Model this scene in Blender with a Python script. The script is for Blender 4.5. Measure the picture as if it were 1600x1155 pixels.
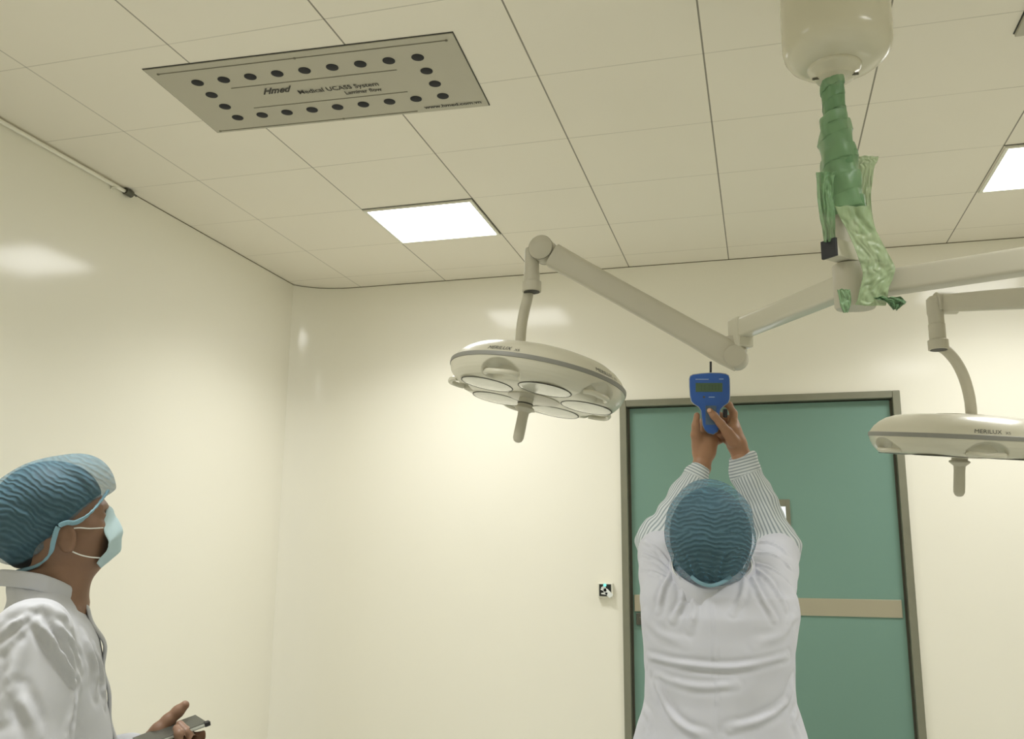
import bpy, math, random
import numpy as np
from mathutils import Vector, Matrix, noise

# ------------------------------------------------------------------ camera, world, exposure
for o in list(bpy.data.objects):
    bpy.data.objects.remove(o)
scene = bpy.context.scene
COL = scene.collection
random.seed(4)
RNG = np.random.RandomState(7)

FPX, YAW, PITCH, ROLL = 1407.34, 0.2697, 0.1977, 0.0074
CAM_Z, CEIL, BACK, LEFT = 1.48, 3.03, 4.80, -2.65
RIGHT, FRONT = 3.3, -3.2


def camera_axes():
    f = np.array([-math.sin(YAW) * math.cos(PITCH), math.cos(YAW) * math.cos(PITCH), math.sin(PITCH)])
    r = np.array([math.cos(YAW), math.sin(YAW), 0.0])
    u = np.cross(r, f)
    return r * math.cos(ROLL) + u * math.sin(ROLL), -r * math.sin(ROLL) + u * math.cos(ROLL), f


CR, CU, CF = camera_axes()
CPOS = np.array([0.0, 0.0, CAM_Z])
cam_data = bpy.data.cameras.new('camera')
cam = bpy.data.objects.new('camera', cam_data)
COL.objects.link(cam)
cam_data.sensor_width = 36.0
cam_data.sensor_fit = 'HORIZONTAL'
cam_data.lens = FPX / 1600 * 36.0
cam_data.clip_start = 0.02
m = Matrix.Identity(4)
for i in range(3):
    m[i][0], m[i][1], m[i][2], m[i][3] = CR[i], CU[i], -CF[i], CPOS[i]
cam.matrix_world = m
scene.camera = cam

world = bpy.data.worlds.new('world')
scene.world = world
world.use_nodes = True
world.node_tree.nodes['Background'].inputs[0].default_value = (0.8, 0.85, 0.8, 1)
world.node_tree.nodes['Background'].inputs[1].default_value = 0.02

scene.view_settings.view_transform = 'Standard'
scene.view_settings.look = 'None'
scene.view_settings.gamma = 1.0
scene.view_settings.use_curve_mapping = False
scene.view_settings.exposure = 0.0
PANEL_STRENGTH = 9.0
PANEL_WATTS = 17.0
PANEL_SPREAD = 132.0
scene.cycles.use_denoising = True
scene.cycles.max_bounces = 14
scene.cycles.diffuse_bounces = 8
scene.cycles.transparent_max_bounces = 16


# ------------------------------------------------------------------ geometry of the view: a pixel of the photo at a real depth
def ray(x, y):
    return CF + CR * (x - 800) / FPX - CU * (y - 577.5) / FPX


def D(x, y, d):
    return CPOS + ray(x, y) * d


def at_z(x, y, z):
    r = ray(x, y)
    return CPOS + r * (z - CAM_Z) / r[2]


def at_y(x, y, Y):
    r = ray(x, y)
    return CPOS + r * Y / r[1]


def on_plane(x, y, p, n):
    r = ray(x, y)
    return CPOS + r * (np.dot(p - CPOS, n) / np.dot(r, n))


# ------------------------------------------------------------------ materials
def lin(c):
    return tuple((v / 12.92 if v <= 0.04045 else ((v + 0.055) / 1.055) ** 2.4) for v in [k / 255 for k in c])


class NT:
    def __init__(s, name):
        s.m = bpy.data.materials.new(name)
        s.m.use_nodes = True
        s.t = s.m.node_tree
        s.b = s.t.nodes['Principled BSDF']
        s.out = s.t.nodes['Material Output']

    def n(s, typ, **kw):
        n = s.t.nodes.new(typ)
        for k, v in kw.items():
            if k.startswith('i_'):
                n.inputs[k[2:].replace('_', ' ')].default_value = v
            else:
                setattr(n, k, v)
        return n

    def l(s, a, b):
        s.t.links.new(a, b)

    def math(s, op, a, b=None, c=None):
        n = s.t.nodes.new('ShaderNodeMath')
        n.operation = op
        for i, v in enumerate((a, b, c)):
            if v is None:
                continue
            if isinstance(v, (int, float)):
                n.inputs[i].default_value = v
            else:
                s.l(v, n.inputs[i])
        return n.outputs[0]

    def mix(s, fac, a, b):
        n = s.t.nodes.new('ShaderNodeMix')
        n.data_type = 'RGBA'
        for k, v in ((0, fac), (6, a), (7, b)):
            if isinstance(v, (int, float)):
                n.inputs[k].default_value = v
            elif isinstance(v, tuple):
                n.inputs[k].default_value = (*v, 1)
            else:
                s.l(v, n.inputs[k])
        return n.outputs[2]

    def bump(s, h, strength=0.2, dist=0.01):
        n = s.n('ShaderNodeBump')
        n.inputs['Strength'].default_value = strength
        n.inputs['Distance'].default_value = dist
        s.l(h, n.inputs['Height'])
        s.l(n.outputs[0], s.b.inputs['Normal'])

    def pos(s):
        return s.n('ShaderNodeNewGeometry').outputs['Position']

    def noise(s, scale, detail=3, vec=None, rough=0.5):
        n = s.n('ShaderNodeTexNoise')
        n.inputs['Scale'].default_value = scale
        n.inputs['Detail'].default_value = detail
        n.inputs['Roughness'].default_value = rough
        s.l(vec if vec is not None else s.pos(), n.inputs['Vector'])
        return n.outputs['Fac']


def mat(name, rgb, rough=0.5, metal=0.0, spec=0.5, coat=0.0, coat_rough=0.1, var=0.04, vscale=6.0, bump=0.0, bscale=60.0, sheen=0.0, sss=0.0):
    k = NT(name)
    c = lin(rgb)
    k.b.inputs['Roughness'].default_value = rough
    k.b.inputs['Metallic'].default_value = metal
    k.b.inputs['Specular IOR Level'].default_value = spec
    k.b.inputs['Coat Weight'].default_value = coat
    k.b.inputs['Coat Roughness'].default_value = coat_rough
    k.b.inputs['Sheen Weight'].default_value = sheen
    if sss:
        k.b.inputs['Subsurface Weight'].default_value = sss
        k.b.inputs['Subsurface Radius'].default_value = (0.012, 0.005, 0.003)
        k.b.inputs['Subsurface Scale'].default_value = 0.5
    n = k.noise(vscale, 4)
    k.l(k.mix(n, tuple(v * (1 - var) for v in c), tuple(min(1, v * (1 + var)) for v in c)), k.b.inputs['Base Color'])
    if bump:
        k.bump(k.noise(bscale, 3), bump, 0.002)
    return k.m


WALL_RGB = (238, 235, 222)
M = {}
M['wall'] = mat('cream_gloss_wall_paint', WALL_RGB, 0.5, spec=0.3, coat=0.75, coat_rough=0.12, var=0.012, vscale=1.2)
M['floor'] = mat('grey_green_vinyl', (188, 190, 184), 0.35, var=0.05, vscale=3)
M['door'] = mat('teal_door_laminate', (117, 150, 138), 0.42, spec=0.35, var=0.03, vscale=2)
M['frame'] = mat('dull_aluminium', (138, 138, 122), 0.45, metal=0.55, var=0.12, vscale=9)
M['steel'] = mat('brushed_steel', (188, 182, 162), 0.32, metal=0.7, var=0.05, vscale=4)
M['dark_steel'] = mat('dark_steel', (96, 96, 86), 0.4, metal=0.6)
M['white_plastic'] = mat('white_plastic', (226, 224, 210), 0.35)
M['lamp_body'] = mat('ivory_enamel', (206, 203, 186), 0.28, spec=0.5, coat=0.35, coat_rough=0.12, var=0.015)
M['lamp_arm'] = mat('ivory_arm_enamel', (192, 188, 172), 0.42, spec=0.4, var=0.015)
M['lamp_band'] = mat('grey_band_rubber', (138, 138, 132), 0.5)
M['gasket'] = mat('dark_gasket', (58, 58, 52), 0.6)
M['lens'] = mat('frosted_lens', (214, 215, 204), 0.12, spec=0.7, coat=0.6, coat_rough=0.05, var=0.05, vscale=30)
M['lens_centre'] = mat('grey_centre_lens', (176, 172, 156), 0.3, coat=0.3)
M['black_cap'] = mat('black_end_cap', (38, 40, 46), 0.55)
M['print'] = mat('dark_grey_lettering', (74, 76, 74), 0.6)
M['vent'] = mat('grey_vent_sheet', (182, 178, 162), 0.5, metal=0.25, var=0.03, vscale=5)
M['hole'] = mat('black_hole', (20, 21, 26), 0.7)
M['vent_print'] = mat('vent_printing', (62, 60, 54), 0.7)
M['vent_line'] = mat('vent_line', (118, 114, 98), 0.7)
M['canopy'] = mat('ivory_canopy', (204, 200, 178), 0.25, coat=0.4, coat_rough=0.1, var=0.01)
M['skin_back'] = mat('warm_skin', (160, 120, 92), 0.5, sss=0.08, var=0.10, vscale=25, bump=0.1, bscale=160)
M['skin_side'] = mat('brown_skin', (132, 101, 80), 0.5, sss=0.06, var=0.10, vscale=25, bump=0.1, bscale=160)
M['nail'] = mat('nail', (206, 168, 142), 0.35)
M['hair'] = mat('black_hair', (26, 26, 26), 0.6, var=0.4, vscale=60)
M['coat_white'] = mat('white_coat_cotton', (199, 201, 211), 0.85, spec=0.15, var=0.02, vscale=9, bump=0.12, bscale=14, sheen=0.1)
M['coat_crumpled'] = mat('white_overall_fabric', (186, 188, 193), 0.85, spec=0.15, var=0.02, vscale=9, bump=0.15, bscale=22, sheen=0.1)
M['trousers'] = mat('dark_trousers', (52, 54, 62), 0.85)
M['shoe'] = mat('black_shoe', (30, 30, 32), 0.4)
M['strap'] = mat('white_elastic', (226, 228, 224), 0.7)
M['blue_shell'] = mat('blue_meter_plastic', (44, 90, 168), 0.4, var=0.03)
M['grey_shell'] = mat('grey_meter_back', (168, 170, 160), 0.45)
M['lcd'] = mat('green_lcd', (74, 98, 74), 0.3)
M['lcd_ink'] = mat('lcd_ink', (56, 76, 60), 0.5)
M['keypad'] = mat('grey_keypad', (82, 104, 128), 0.5)
M['pale_print'] = mat('pale_print', (176, 198, 224), 0.5)
M['phone_glass'] = mat('phone_glass', (70, 72, 66), 0.25, spec=0.6)
M['phone_edge'] = mat('phone_edge', (198, 200, 194), 0.3, metal=0.4)
M['phone_black'] = mat('phone_black', (30, 31, 30), 0.4)
M['sensor_black'] = mat('sensor_black', (30, 34, 32), 0.3)
M['joint'] = mat('dark_joint', (112, 104, 82), 0.8)
M['icon'] = mat('white_icon', (232, 236, 232), 0.5)


def emit(name, rgb, strength):
    k = NT(name)
    e = k.n('ShaderNodeEmission')
    e.inputs[0].default_value = (*rgb, 1)
    e.inputs[1].default_value = strength
    k.l(e.outputs[0], k.out.inputs[0])
    return k.m


M['panel_light'] = emit('lit_panel_diffuser', (0.995, 0.993, 0.97), PANEL_STRENGTH)
M['lit_glass'] = emit('lit_door_glass', (0.95, 1.0, 0.98), 1.1)
M['led'] = emit('cyan_led', (0.25, 0.9, 0.75), 1.2)


# ceiling boards with their seams
GX0, GSX, GY0, GSY = -1.4692 * 1.55, 0.3486 * 1.55, 1.7242 * 1.55, 0.3097 * 1.55


def ceiling_material():
    k = NT('ceiling_boards')
    sep = k.n('ShaderNodeSeparateXYZ')
    k.l(k.pos(), sep.inputs[0])

    def line(coord, o, step, w):
        a = k.math('DIVIDE', k.math('SUBTRACT', coord, o), step)
        d = k.math('ABSOLUTE', k.math('SUBTRACT', a, k.math('ROUND', a)))
        return k.math('LESS_THAN', d, w / step)

    lx = line(sep.outputs[0], GX0, GSX, 0.0028)
    ly = line(sep.outputs[1], GY0, GSY, 0.0022)
    n = k.noise(1.6, 2)
    base = lin((239, 233, 219))
    c = k.mix(n, tuple(v * 0.97 for v in base), tuple(v * 1.02 for v in base))
    broken = k.math('MULTIPLY', k.noise(3.0, 2), 0.55)
    c = k.mix(k.math('MULTIPLY', ly, broken), c, lin((112, 106, 84)))
    fade = k.n('ShaderNodeMapRange')
    fade.inputs['From Min'].default_value, fade.inputs['From Max'].default_value = -2.4, -1.5
    fade.inputs['To Min'].default_value, fade.inputs['To Max'].default_value = 0.28, 0.75
    k.l(sep.outputs[0], fade.inputs['Value'])
    c = k.mix(k.math('MULTIPLY', lx, fade.outputs[0]), c, lin((84, 78, 60)))
    k.l(c, k.b.inputs['Base Color'])
    k.b.inputs['Roughness'].default_value = 0.55
    k.b.inputs['Specular IOR Level'].default_value = 0.25
    return k.m


M['ceiling'] = ceiling_material()


def cap_material(name, waves, alpha_lo, alpha_hi):
    """thin blue non-woven cap: crinkled, partly see-through"""
    k = NT(name)
    at = k.n('ShaderNodeAttribute', attribute_name='ripple')
    nz = k.noise(42, 2)
    ph = k.math('ADD', k.math('MULTIPLY', at.outputs['Fac'], waves), k.math('MULTIPLY', nz, 11.0))
    w = k.math('ADD', k.math('MULTIPLY', k.math('SINE', ph), 0.5), 0.5)
    fine = k.noise(220, 2)
    h = k.math('ADD', w, k.math('MULTIPLY', fine, 0.4))
    k.l(k.mix(w, lin((86, 124, 142)), lin((104, 146, 164))), k.b.inputs['Base Color'])
    k.b.inputs['Roughness'].default_value = 0.7
    k.b.inputs['Specular IOR Level'].default_value = 0.25
    k.bump(h, 0.55, 0.004)
    mr = k.n('ShaderNodeMapRange')
    mr.inputs['To Min'].default_value = alpha_lo
    mr.inputs['To Max'].default_value = alpha_hi
    k.l(w, mr.inputs['Value'])
    k.l(mr.outputs[0], k.b.inputs['Alpha'])
    return k.m


M['cap_back'] = cap_material('blue_bouffant_cap', 560, 0.46, 0.54)
M['cap_side'] = cap_material('blue_bouffant_cap_side', 620, 0.42, 0.50)
M['cap_edge'] = mat('blue_cap_elastic', (128, 166, 182), 0.75, bump=0.4, bscale=120)
M['mask'] = mat('pale_blue_mask', (184, 208, 214), 0.8, spec=0.2, bump=0.15, bscale=90)


def green_film(name, rgb, alpha):
    k = NT(name)
    nz = k.noise(9, 3)
    k.l(k.mix(nz, tuple(v * 0.8 for v in lin(rgb)), lin(rgb)), k.b.inputs['Base Color'])
    k.b.inputs['Roughness'].default_value = 0.34
    k.b.inputs['Specular IOR Level'].default_value = 0.5
    k.b.inputs['Transmission Weight'].default_value = 0.0
    k.b.inputs['Alpha'].default_value = alpha
    k.bump(k.noise(55, 4), 0.35, 0.004)
    return k.m


M['film_dark'] = green_film('green_film_wrapped', (112, 156, 112), 0.82)
M['film_mid'] = green_film('green_film', (142, 184, 138), 0.62)
M['film_pale'] = green_film('green_film_single', (182, 206, 162), 0.58)


def shirt_material():
    k = NT('striped_shirt')
    at = k.n('ShaderNodeAttribute', attribute_name='stripe')
    s = k.math('SINE', k.math('MULTIPLY', at.outputs['Fac'], 6.2831853))
    s = k.math('GREATER_THAN', s, 0.25)
    k.l(k.mix(s, lin((208, 214, 217)), lin((152, 163, 169))), k.b.inputs['Base Color'])
    k.b.inputs['Roughness'].default_value = 0.85
    k.b.inputs['Specular IOR Level'].default_value = 0.15
    k.bump(k.noise(20, 3), 0.25, 0.006)
    return k.m


M['shirt'] = shirt_material()


# ------------------------------------------------------------------ mesh helpers
class MB:
    def __init__(s):
        s.v, s.f, s.mi = [], [], []

    def add(s, v, f, mi=0):
        b = len(s.v)
        s.v += [tuple(map(float, p)) for p in v]
        s.f += [tuple(i + b for i in q) for q in f]
        s.mi += [mi] * len(f)
        return s

    def box(s, lo, hi, mi=0):
        x0, y0, z0 = lo
        x1, y1, z1 = hi
        v = [(x0, y0, z0), (x1, y0, z0), (x1, y1, z0), (x0, y1, z0), (x0, y0, z1), (x1, y0, z1), (x1, y1, z1), (x0, y1, z1)]
        return s.add(v, [(0, 3, 2, 1), (4, 5, 6, 7), (0, 1, 5, 4), (1, 2, 6, 5), (2, 3, 7, 6), (3, 0, 4, 7)], mi)

    def obox(s, c, ax, ay, az, mi=0):
        """box about centre c with half-extent vectors"""
        c, ax, ay, az = map(np.asarray, (c, ax, ay, az))
        v = [c + i * ax + j * ay + k * az for k in (-1, 1) for j in (-1, 1) for i in (-1, 1)]
        f = [(0, 2, 3, 1), (4, 5, 7, 6), (0, 1, 5, 4), (1, 3, 7, 5), (3, 2, 6, 7), (2, 0, 4, 6)]
        if np.dot(np.cross(ax, ay), az) < 0:
            f = [q[::-1] for q in f]
        return s.add(v, f, mi)

    def rings(s, rings, cap=True, mi=0, closed=False):
        n = len(rings[0])
        v = [p for r in rings for p in r]
        f = []
        R = len(rings)
        for i in range(R if closed else R - 1):
            a, b = i * n, ((i + 1) % R) * n
            for j in range(n):
                k = (j + 1) % n
                f.append((a + j, a + k, b + k, b + j))
        if cap and not closed:
            f.append(tuple(range(n))[::-1])
            f.append(tuple((R - 1) * n + j for j in range(n)))
        return s.add(v, f, mi)

    def lathe(s, prof, origin=(0, 0, 0), axis=(0, 0, 1), n=48, cap=True, mi=0):
        a = np.asarray(axis, float)
        a = a / np.linalg.norm(a)
        t = np.array([1.0, 0, 0]) if abs(a[0]) < 0.9 else np.array([0, 1.0, 0])
        e1 = np.cross(t, a)
        e1 /= np.linalg.norm(e1)
        e2 = np.cross(a, e1)
        o = np.asarray(origin, float)
        rr = []
        for r, z in prof:
            rr.append([o + a * z + (e1 * math.cos(q) + e2 * math.sin(q)) * max(r, 1e-5) for q in [2 * math.pi * j / n for j in range(n)]])
        return s.rings(rr, cap, mi)

    def sweep(s, pts, sect, cap=True, up=(0, 0, 1), mi=0, n=20, power=2.0):
        """sect(t) -> (half width across, half height along up); super-ellipse sections"""
        pts = [np.asarray(p, float) for p in pts]
        rr = []
        N = len(pts)
        up = np.asarray(up, float)
        for i, p in enumerate(pts):
            d = pts[min(i + 1, N - 1)] - pts[max(i - 1, 0)]
            d /= np.linalg.norm(d)
            side = np.cross(d, up)
            if np.linalg.norm(side) < 1e-3:
                side = np.cross(d, np.array([0.3, 1, 0]))
            side /= np.linalg.norm(side)
            u = np.cross(side, d)
            a, b = sect(i / (N - 1))
            ring = []
            for j in range(n):
                q = 2 * math.pi * j / n
                c, sn = math.cos(q), math.sin(q)
                ring.append(p + side * a * math.copysign(abs(c) ** (2 / power), c) + u * b * math.copysign(abs(sn) ** (2 / power), sn))
            rr.append(ring)
        return s.rings(rr, cap, mi)

    def tube(s, pts, r, n=16, mi=0, cap=True):
        return s.sweep(pts, (lambda t: (r(t), r(t))) if callable(r) else (lambda t: (r, r)), cap, n=n, mi=mi)


def smooth_path(pts, n=10):
    """Catmull-Rom through points"""
    P = [np.asarray(p, float) for p in pts]
    P = [2 * P[0] - P[1]] + P + [2 * P[-1] - P[-2]]
    out = []
    for i in range(1, len(P) - 2):
        for k in range(n):
            t = k / n
            out.append(0.5 * ((2 * P[i]) + (-P[i - 1] + P[i + 1]) * t + (2 * P[i - 1] - 5 * P[i] + 4 * P[i + 1] - P[i + 2]) * t * t + (-P[i - 1] + 3 * P[i] - 3 * P[i + 1] + P[i + 2]) * t ** 3))
    out.append(P[-2])
    return out


ORIGIN = {}


def base_of(o):
    while o is not None:
        if o.name in ORIGIN:
            return ORIGIN[o.name]
        o = o.parent
    return np.zeros(3)


def link_mesh(name, me, mats, parent, smooth=True, angle=None):
    o = bpy.data.objects.new(name, me)
    COL.objects.link(o)
    for q in (mats if isinstance(mats, (list, tuple)) else [mats]):
        me.materials.append(q)
    if parent is not None:
        o.parent = parent
    me.polygons.foreach_set('use_smooth', [bool(smooth)] * len(me.polygons))
    if smooth and angle:
        me.set_sharp_from_angle(angle=math.radians(angle))
    return o


def build(mb, name, mats, parent=None, smooth=False, angle=35, bevel=0.0, segs=2):
    """world-space vertices in, ONE mesh object out"""
    b = base_of(parent)
    me = bpy.data.meshes.new(name)
    me.from_pydata([tuple(np.asarray(p) - b) for p in mb.v], [], mb.f)
    me.update()
    o = link_mesh(name, me, mats, parent, smooth, angle)
    if len(set(mb.mi)) > 1:
        me.polygons.foreach_set('material_index', mb.mi)
    if bevel:
        md = o.modifiers.new('edge', 'BEVEL')
        md.width = bevel
        md.segments = segs
        md.limit_method = 'ANGLE'
        md.angle_limit = math.radians(40)
    return o


def thing(name, label, cat, loc=(0, 0, 0), group=None, kind=None):
    o = bpy.data.objects.new(name, None)
    COL.objects.link(o)
    o.location = loc
    o.empty_display_size = 0.1
    ORIGIN[o.name] = np.asarray(loc, float)
    tag(o, label, cat, group, kind)
    return o


def tag(o, label=None, cat=None, group=None, kind=None):
    for k, v in (('label', label), ('category', cat), ('group', group), ('kind', kind)):
        if v:
            o[k] = v
    return o


def struct(name, mb, mt, parent=None, **kw):
    o = build(mb, name, mt, parent, **kw)
    if parent is None:
        o['kind'] = 'structure'
    return o


def text_mesh(body, size, shear=0.0, bold=0.0):
    """flat lettering as (verts2d, faces), left baseline at the origin"""
    c = bpy.data.curves.new('lettering', 'FONT')
    c.body = body
    c.size = size
    c.shear = shear
    c.offset = bold
    c.resolution_u = 3
    o = bpy.data.objects.new('lettering', c)
    COL.objects.link(o)
    dg = bpy.context.evaluated_depsgraph_get()
    me = bpy.data.meshes.new_from_object(o.evaluated_get(dg))
    v = np.array([(p.co.x, p.co.y) for p in me.vertices])
    f = [tuple(p.vertices) for p in me.polygons]
    bpy.data.objects.remove(o)
    bpy.data.meshes.remove(me)
    bpy.data.curves.remove(c)
    return v, f


def flat_text(mb, body, origin, ex, ey, width, height=None, shear=0.0, bold=0.0, mi=0):
    v, f = text_mesh(body, 1.0, shear, bold)
    lo, hi = v.min(0), v.max(0)
    sx = width / (hi[0] - lo[0])
    sy = sx if height is None else height / (hi[1] - lo[1])
    ex, ey, o = np.asarray(ex, float), np.asarray(ey, float), np.asarray(origin, float)
    mb.add([o + ex * (p[0] - lo[0]) * sx + ey * (p[1] - lo[1]) * sy for p in v], f, mi)


# ------------------------------------------------------------------ implicit surfaces for bodies and cloth
class Vol:
    def __init__(s, lo, hi, h):
        s.lo, s.h = np.asarray(lo, float), h
        s.n = np.ceil((np.asarray(hi) - s.lo) / h).astype(int) + 1
        s.g = np.full(s.n, 0.3, np.float32)
        s.ax = [(s.lo[i] + h * np.arange(s.n[i])).astype(np.float32) for i in range(3)]

    def _blk(s, lo, hi):
        a = np.clip(np.floor((np.asarray(lo) - s.lo) / s.h).astype(int), 0, s.n)
        b = np.clip(np.ceil((np.asarray(hi) - s.lo) / s.h).astype(int) + 1, 0, s.n)
        return tuple(slice(a[i], b[i]) for i in range(3))

    def put(s, prim, k=0.02, cut=False):
        fn, lo, hi = prim
        mg = k + 3 * s.h
        sl = s._blk(np.asarray(lo) - mg, np.asarray(hi) + mg)
        X, Y, Z = np.meshgrid(s.ax[0][sl[0]], s.ax[1][sl[1]], s.ax[2][sl[2]], indexing='ij', sparse=True)
        if 0 in (X.size, Y.size, Z.size):
            return s
        d = fn(X, Y, Z)
        g = s.g[sl]
        if cut:
            d, g = -d, g
            hh = np.clip(0.5 - 0.5 * (d - g) / k, 0, 1)
            s.g[sl] = d * (1 - hh) + g * hh + k * hh * (1 - hh)
        else:
            hh = np.clip(0.5 + 0.5 * (d - g) / k, 0, 1)
            s.g[sl] = d * (1 - hh) + g * hh - k * hh * (1 - hh)
        return s

    def clip(s, p, n, k=0.004):
        """keep the side where (x-p).n < 0"""
        n = np.asarray(n, float) / np.linalg.norm(n)
        X, Y, Z = np.meshgrid(*s.ax, indexing='ij', sparse=True)
        d = ((X - p[0]) * n[0] + (Y - p[1]) * n[1] + (Z - p[2]) * n[2]).astype(np.float32)
        hh = np.clip(0.5 - 0.5 * (d - s.g) / k, 0, 1)
        s.g = (d * (1 - hh) + s.g * hh + k * hh * (1 - hh)).astype(np.float32)
        return s

    def value(s, P):
        q = np.clip(np.round((np.asarray(P) - s.lo) / s.h).astype(int), 0, s.n - 1)
        return s.g[q[..., 0], q[..., 1], q[..., 2]]

    def hit(s, x, y, d0=1.2, d1=3.2):
        t = np.arange(d0, d1, s.h * 0.5)
        P = CPOS + ray(x, y)[None] * t[:, None]
        inside = np.all((P > s.lo) & (P < s.lo + s.h * (s.n - 1)), axis=1)
        v = np.where(inside, s.value(P), 1)
        i = np.argmax(v < 0)
        return P[i] if v[i] < 0 else None

    def mesh(s):
        g, h = s.g.astype(np.float64), s.h
        sg = g < 0
        nx, ny, nz = s.n
        cs = np.zeros((nx - 1, ny - 1, nz - 1), np.int8)
        for i in (0, 1):
            for j in (0, 1):
                for k in (0, 1):
                    cs += sg[i:nx - 1 + i, j:ny - 1 + j, k:nz - 1 + k]
        cells = np.argwhere((cs > 0) & (cs < 8))
        idx = -np.ones((nx - 1, ny - 1, nz - 1), np.int64)
        idx[cells[:, 0], cells[:, 1], cells[:, 2]] = np.arange(len(cells))
        acc, cnt = np.zeros((len(cells), 3)), np.zeros(len(cells))
        cor = [(i, j, k) for i in (0, 1) for j in (0, 1) for k in (0, 1)]
        for a in cor:
            for ax in range(3):
                if a[ax]:
                    continue
                b = list(a)
                b[ax] = 1
                va = g[cells[:, 0] + a[0], cells[:, 1] + a[1], cells[:, 2] + a[2]]
                vb = g[cells[:, 0] + b[0], cells[:, 1] + b[1], cells[:, 2] + b[2]]
                c = (va < 0) != (vb < 0)
                t = np.where(c, va / np.where(c, va - vb, 1), 0)
                p = np.tile(np.asarray(a, float), (len(cells), 1))
                p[:, ax] += t
                acc += p * c[:, None]
                cnt += c
        V = s.lo + (cells + acc / cnt[:, None]) * h
        F = []
        for ax in range(3):
            o1, o2 = (ax + 1) % 3, (ax + 2) % 3
            A = [slice(None)] * 3
            B = [slice(None)] * 3
            A[ax] = slice(0, -1)
            B[ax] = slice(1, None)
            sa, sb = sg[tuple(A)], sg[tuple(B)]
            e = np.argwhere(sa != sb)
            e = e[(e[:, o1] > 0) & (e[:, o2] > 0) & (e[:, o1] < s.n[o1] - 1) & (e[:, o2] < s.n[o2] - 1)]
            q = []
            for d1, d2 in ((-1, -1), (0, -1), (0, 0), (-1, 0)):
                c = e.copy()
                c[:, o1] += d1
                c[:, o2] += d2
                q.append(idx[c[:, 0], c[:, 1], c[:, 2]])
            q = np.stack(q, 1)
            fl = sa[e[:, 0], e[:, 1], e[:, 2]]
            q[~fl] = q[~fl][:, ::-1]
            F.append(q)
        F = np.concatenate(F)
        return V, F[(F >= 0).all(1)]


def normals(V, F):
    n = np.cross(V[F[:, 2]] - V[F[:, 0]], V[F[:, 3]] - V[F[:, 1]])
    N = np.zeros_like(V)
    for k in range(4):
        np.add.at(N, F[:, k], n)
    return N / np.maximum(np.linalg.norm(N, axis=1, keepdims=True), 1e-12)


def relax(V, F, it=2, lam=0.5):
    for _ in range(it):
        S, c = np.zeros_like(V), np.zeros(len(V))
        for a, b in ((0, 1), (1, 2), (2, 3), (3, 0)):
            for p, q in ((a, b), (b, a)):
                np.add.at(S, F[:, p], V[F[:, q]])
                np.add.at(c, F[:, p], 1)
        V = V + lam * (S / np.maximum(c, 1)[:, None] - V)
    return V


def seg_dist(V, pts):
    best = np.full(len(V), 9.0)
    for a, b in zip(pts[:-1], pts[1:]):
        ab = b - a
        t = np.clip(((V - a) @ ab) / max(ab @ ab, 1e-12), 0, 1)
        best = np.minimum(best, np.linalg.norm(V - a - t[:, None] * ab, axis=1))
    return best


def folds(vol, V, N, lines, d0=1.2, d1=3.2):
    """raise or sink creases along lines laid on the surface: (pixels, height, width)"""
    for px, amp, w in lines:
        pts = [vol.hit(x, y, d0, d1) for x, y in smooth_path2(px)]
        pts = [p for p in pts if p is not None]
        if len(pts) < 2:
            continue
        keep = [pts[0]]
        for p in pts[1:]:
            if np.linalg.norm(p - keep[-1]) < 0.08:
                keep.append(p)
        if len(keep) < 2:
            continue
        L = np.asarray(keep)
        lo, hi = L.min(0) - 4 * w, L.max(0) + 4 * w
        ix = np.where(((V > lo) & (V < hi)).all(1))[0]
        if not len(ix):
            continue
        d = seg_dist(V[ix], keep)
        # fades out at both ends
        e0 = np.linalg.norm(V[ix] - keep[0], axis=1)
        e1 = np.linalg.norm(V[ix] - keep[-1], axis=1)
        fade = np.clip(np.minimum(e0, e1) / (4.0 * w), 0.0, 1)
        V[ix] += N[ix] * (amp * fade * (np.exp(-(d / w) ** 2) - 0.55 * np.exp(-((d - 1.9 * w) / w) ** 2)))[:, None]
    return V


def smooth_path2(px, n=5):
    return [(p[0], p[1]) for p in smooth_path([(x, y, 0) for x, y in px], n)] if len(px) > 2 else [(px[0][0] + (px[1][0] - px[0][0]) * t / 6, px[0][1] + (px[1][1] - px[0][1]) * t / 6) for t in range(7)]


def wobble(V, N, amp, freq, seed, n=7):
    r = np.random.RandomState(seed)
    a = np.zeros(len(V))
    for _ in range(n):
        k = r.normal(size=3)
        k *= freq * r.uniform(0.6, 1.6) / np.linalg.norm(k)
        a += np.sin(V @ k + r.uniform(0, 6.28))
    return V + N * (amp * a / math.sqrt(n))[:, None]


def surf_obj(name, V, F, mats, parent, attrs=None):
    b = base_of(parent)
    me = bpy.data.meshes.new(name)
    me.from_pydata((V - b).tolist(), [], F.tolist())
    me.update()
    for k, a in (attrs or {}).items():
        at = me.attributes.new(k, 'FLOAT', 'POINT')
        at.data.foreach_set('value', np.asarray(a, np.float32))
    return link_mesh(name, me, mats, parent, True)


def joinVF(parts):
    V, F, o = [], [], 0
    for v, f in parts:
        V.append(v)
        F.append(f + o)
        o += len(v)
    return np.concatenate(V), np.concatenate(F)


def cone(a, b, ra, rb):
    a, b = np.asarray(a, float), np.asarray(b, float)
    ab = b - a
    L = max(ab @ ab, 1e-12)
    R = max(ra, rb)

    def fn(X, Y, Z):
        px, py, pz = X - a[0], Y - a[1], Z - a[2]
        t = np.clip((px * ab[0] + py * ab[1] + pz * ab[2]) / L, 0, 1)
        return np.sqrt((px - t * ab[0]) ** 2 + (py - t * ab[1]) ** 2 + (pz - t * ab[2]) ** 2) - (ra + (rb - ra) * t)
    return fn, np.minimum(a, b) - R, np.maximum(a, b) + R


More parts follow.
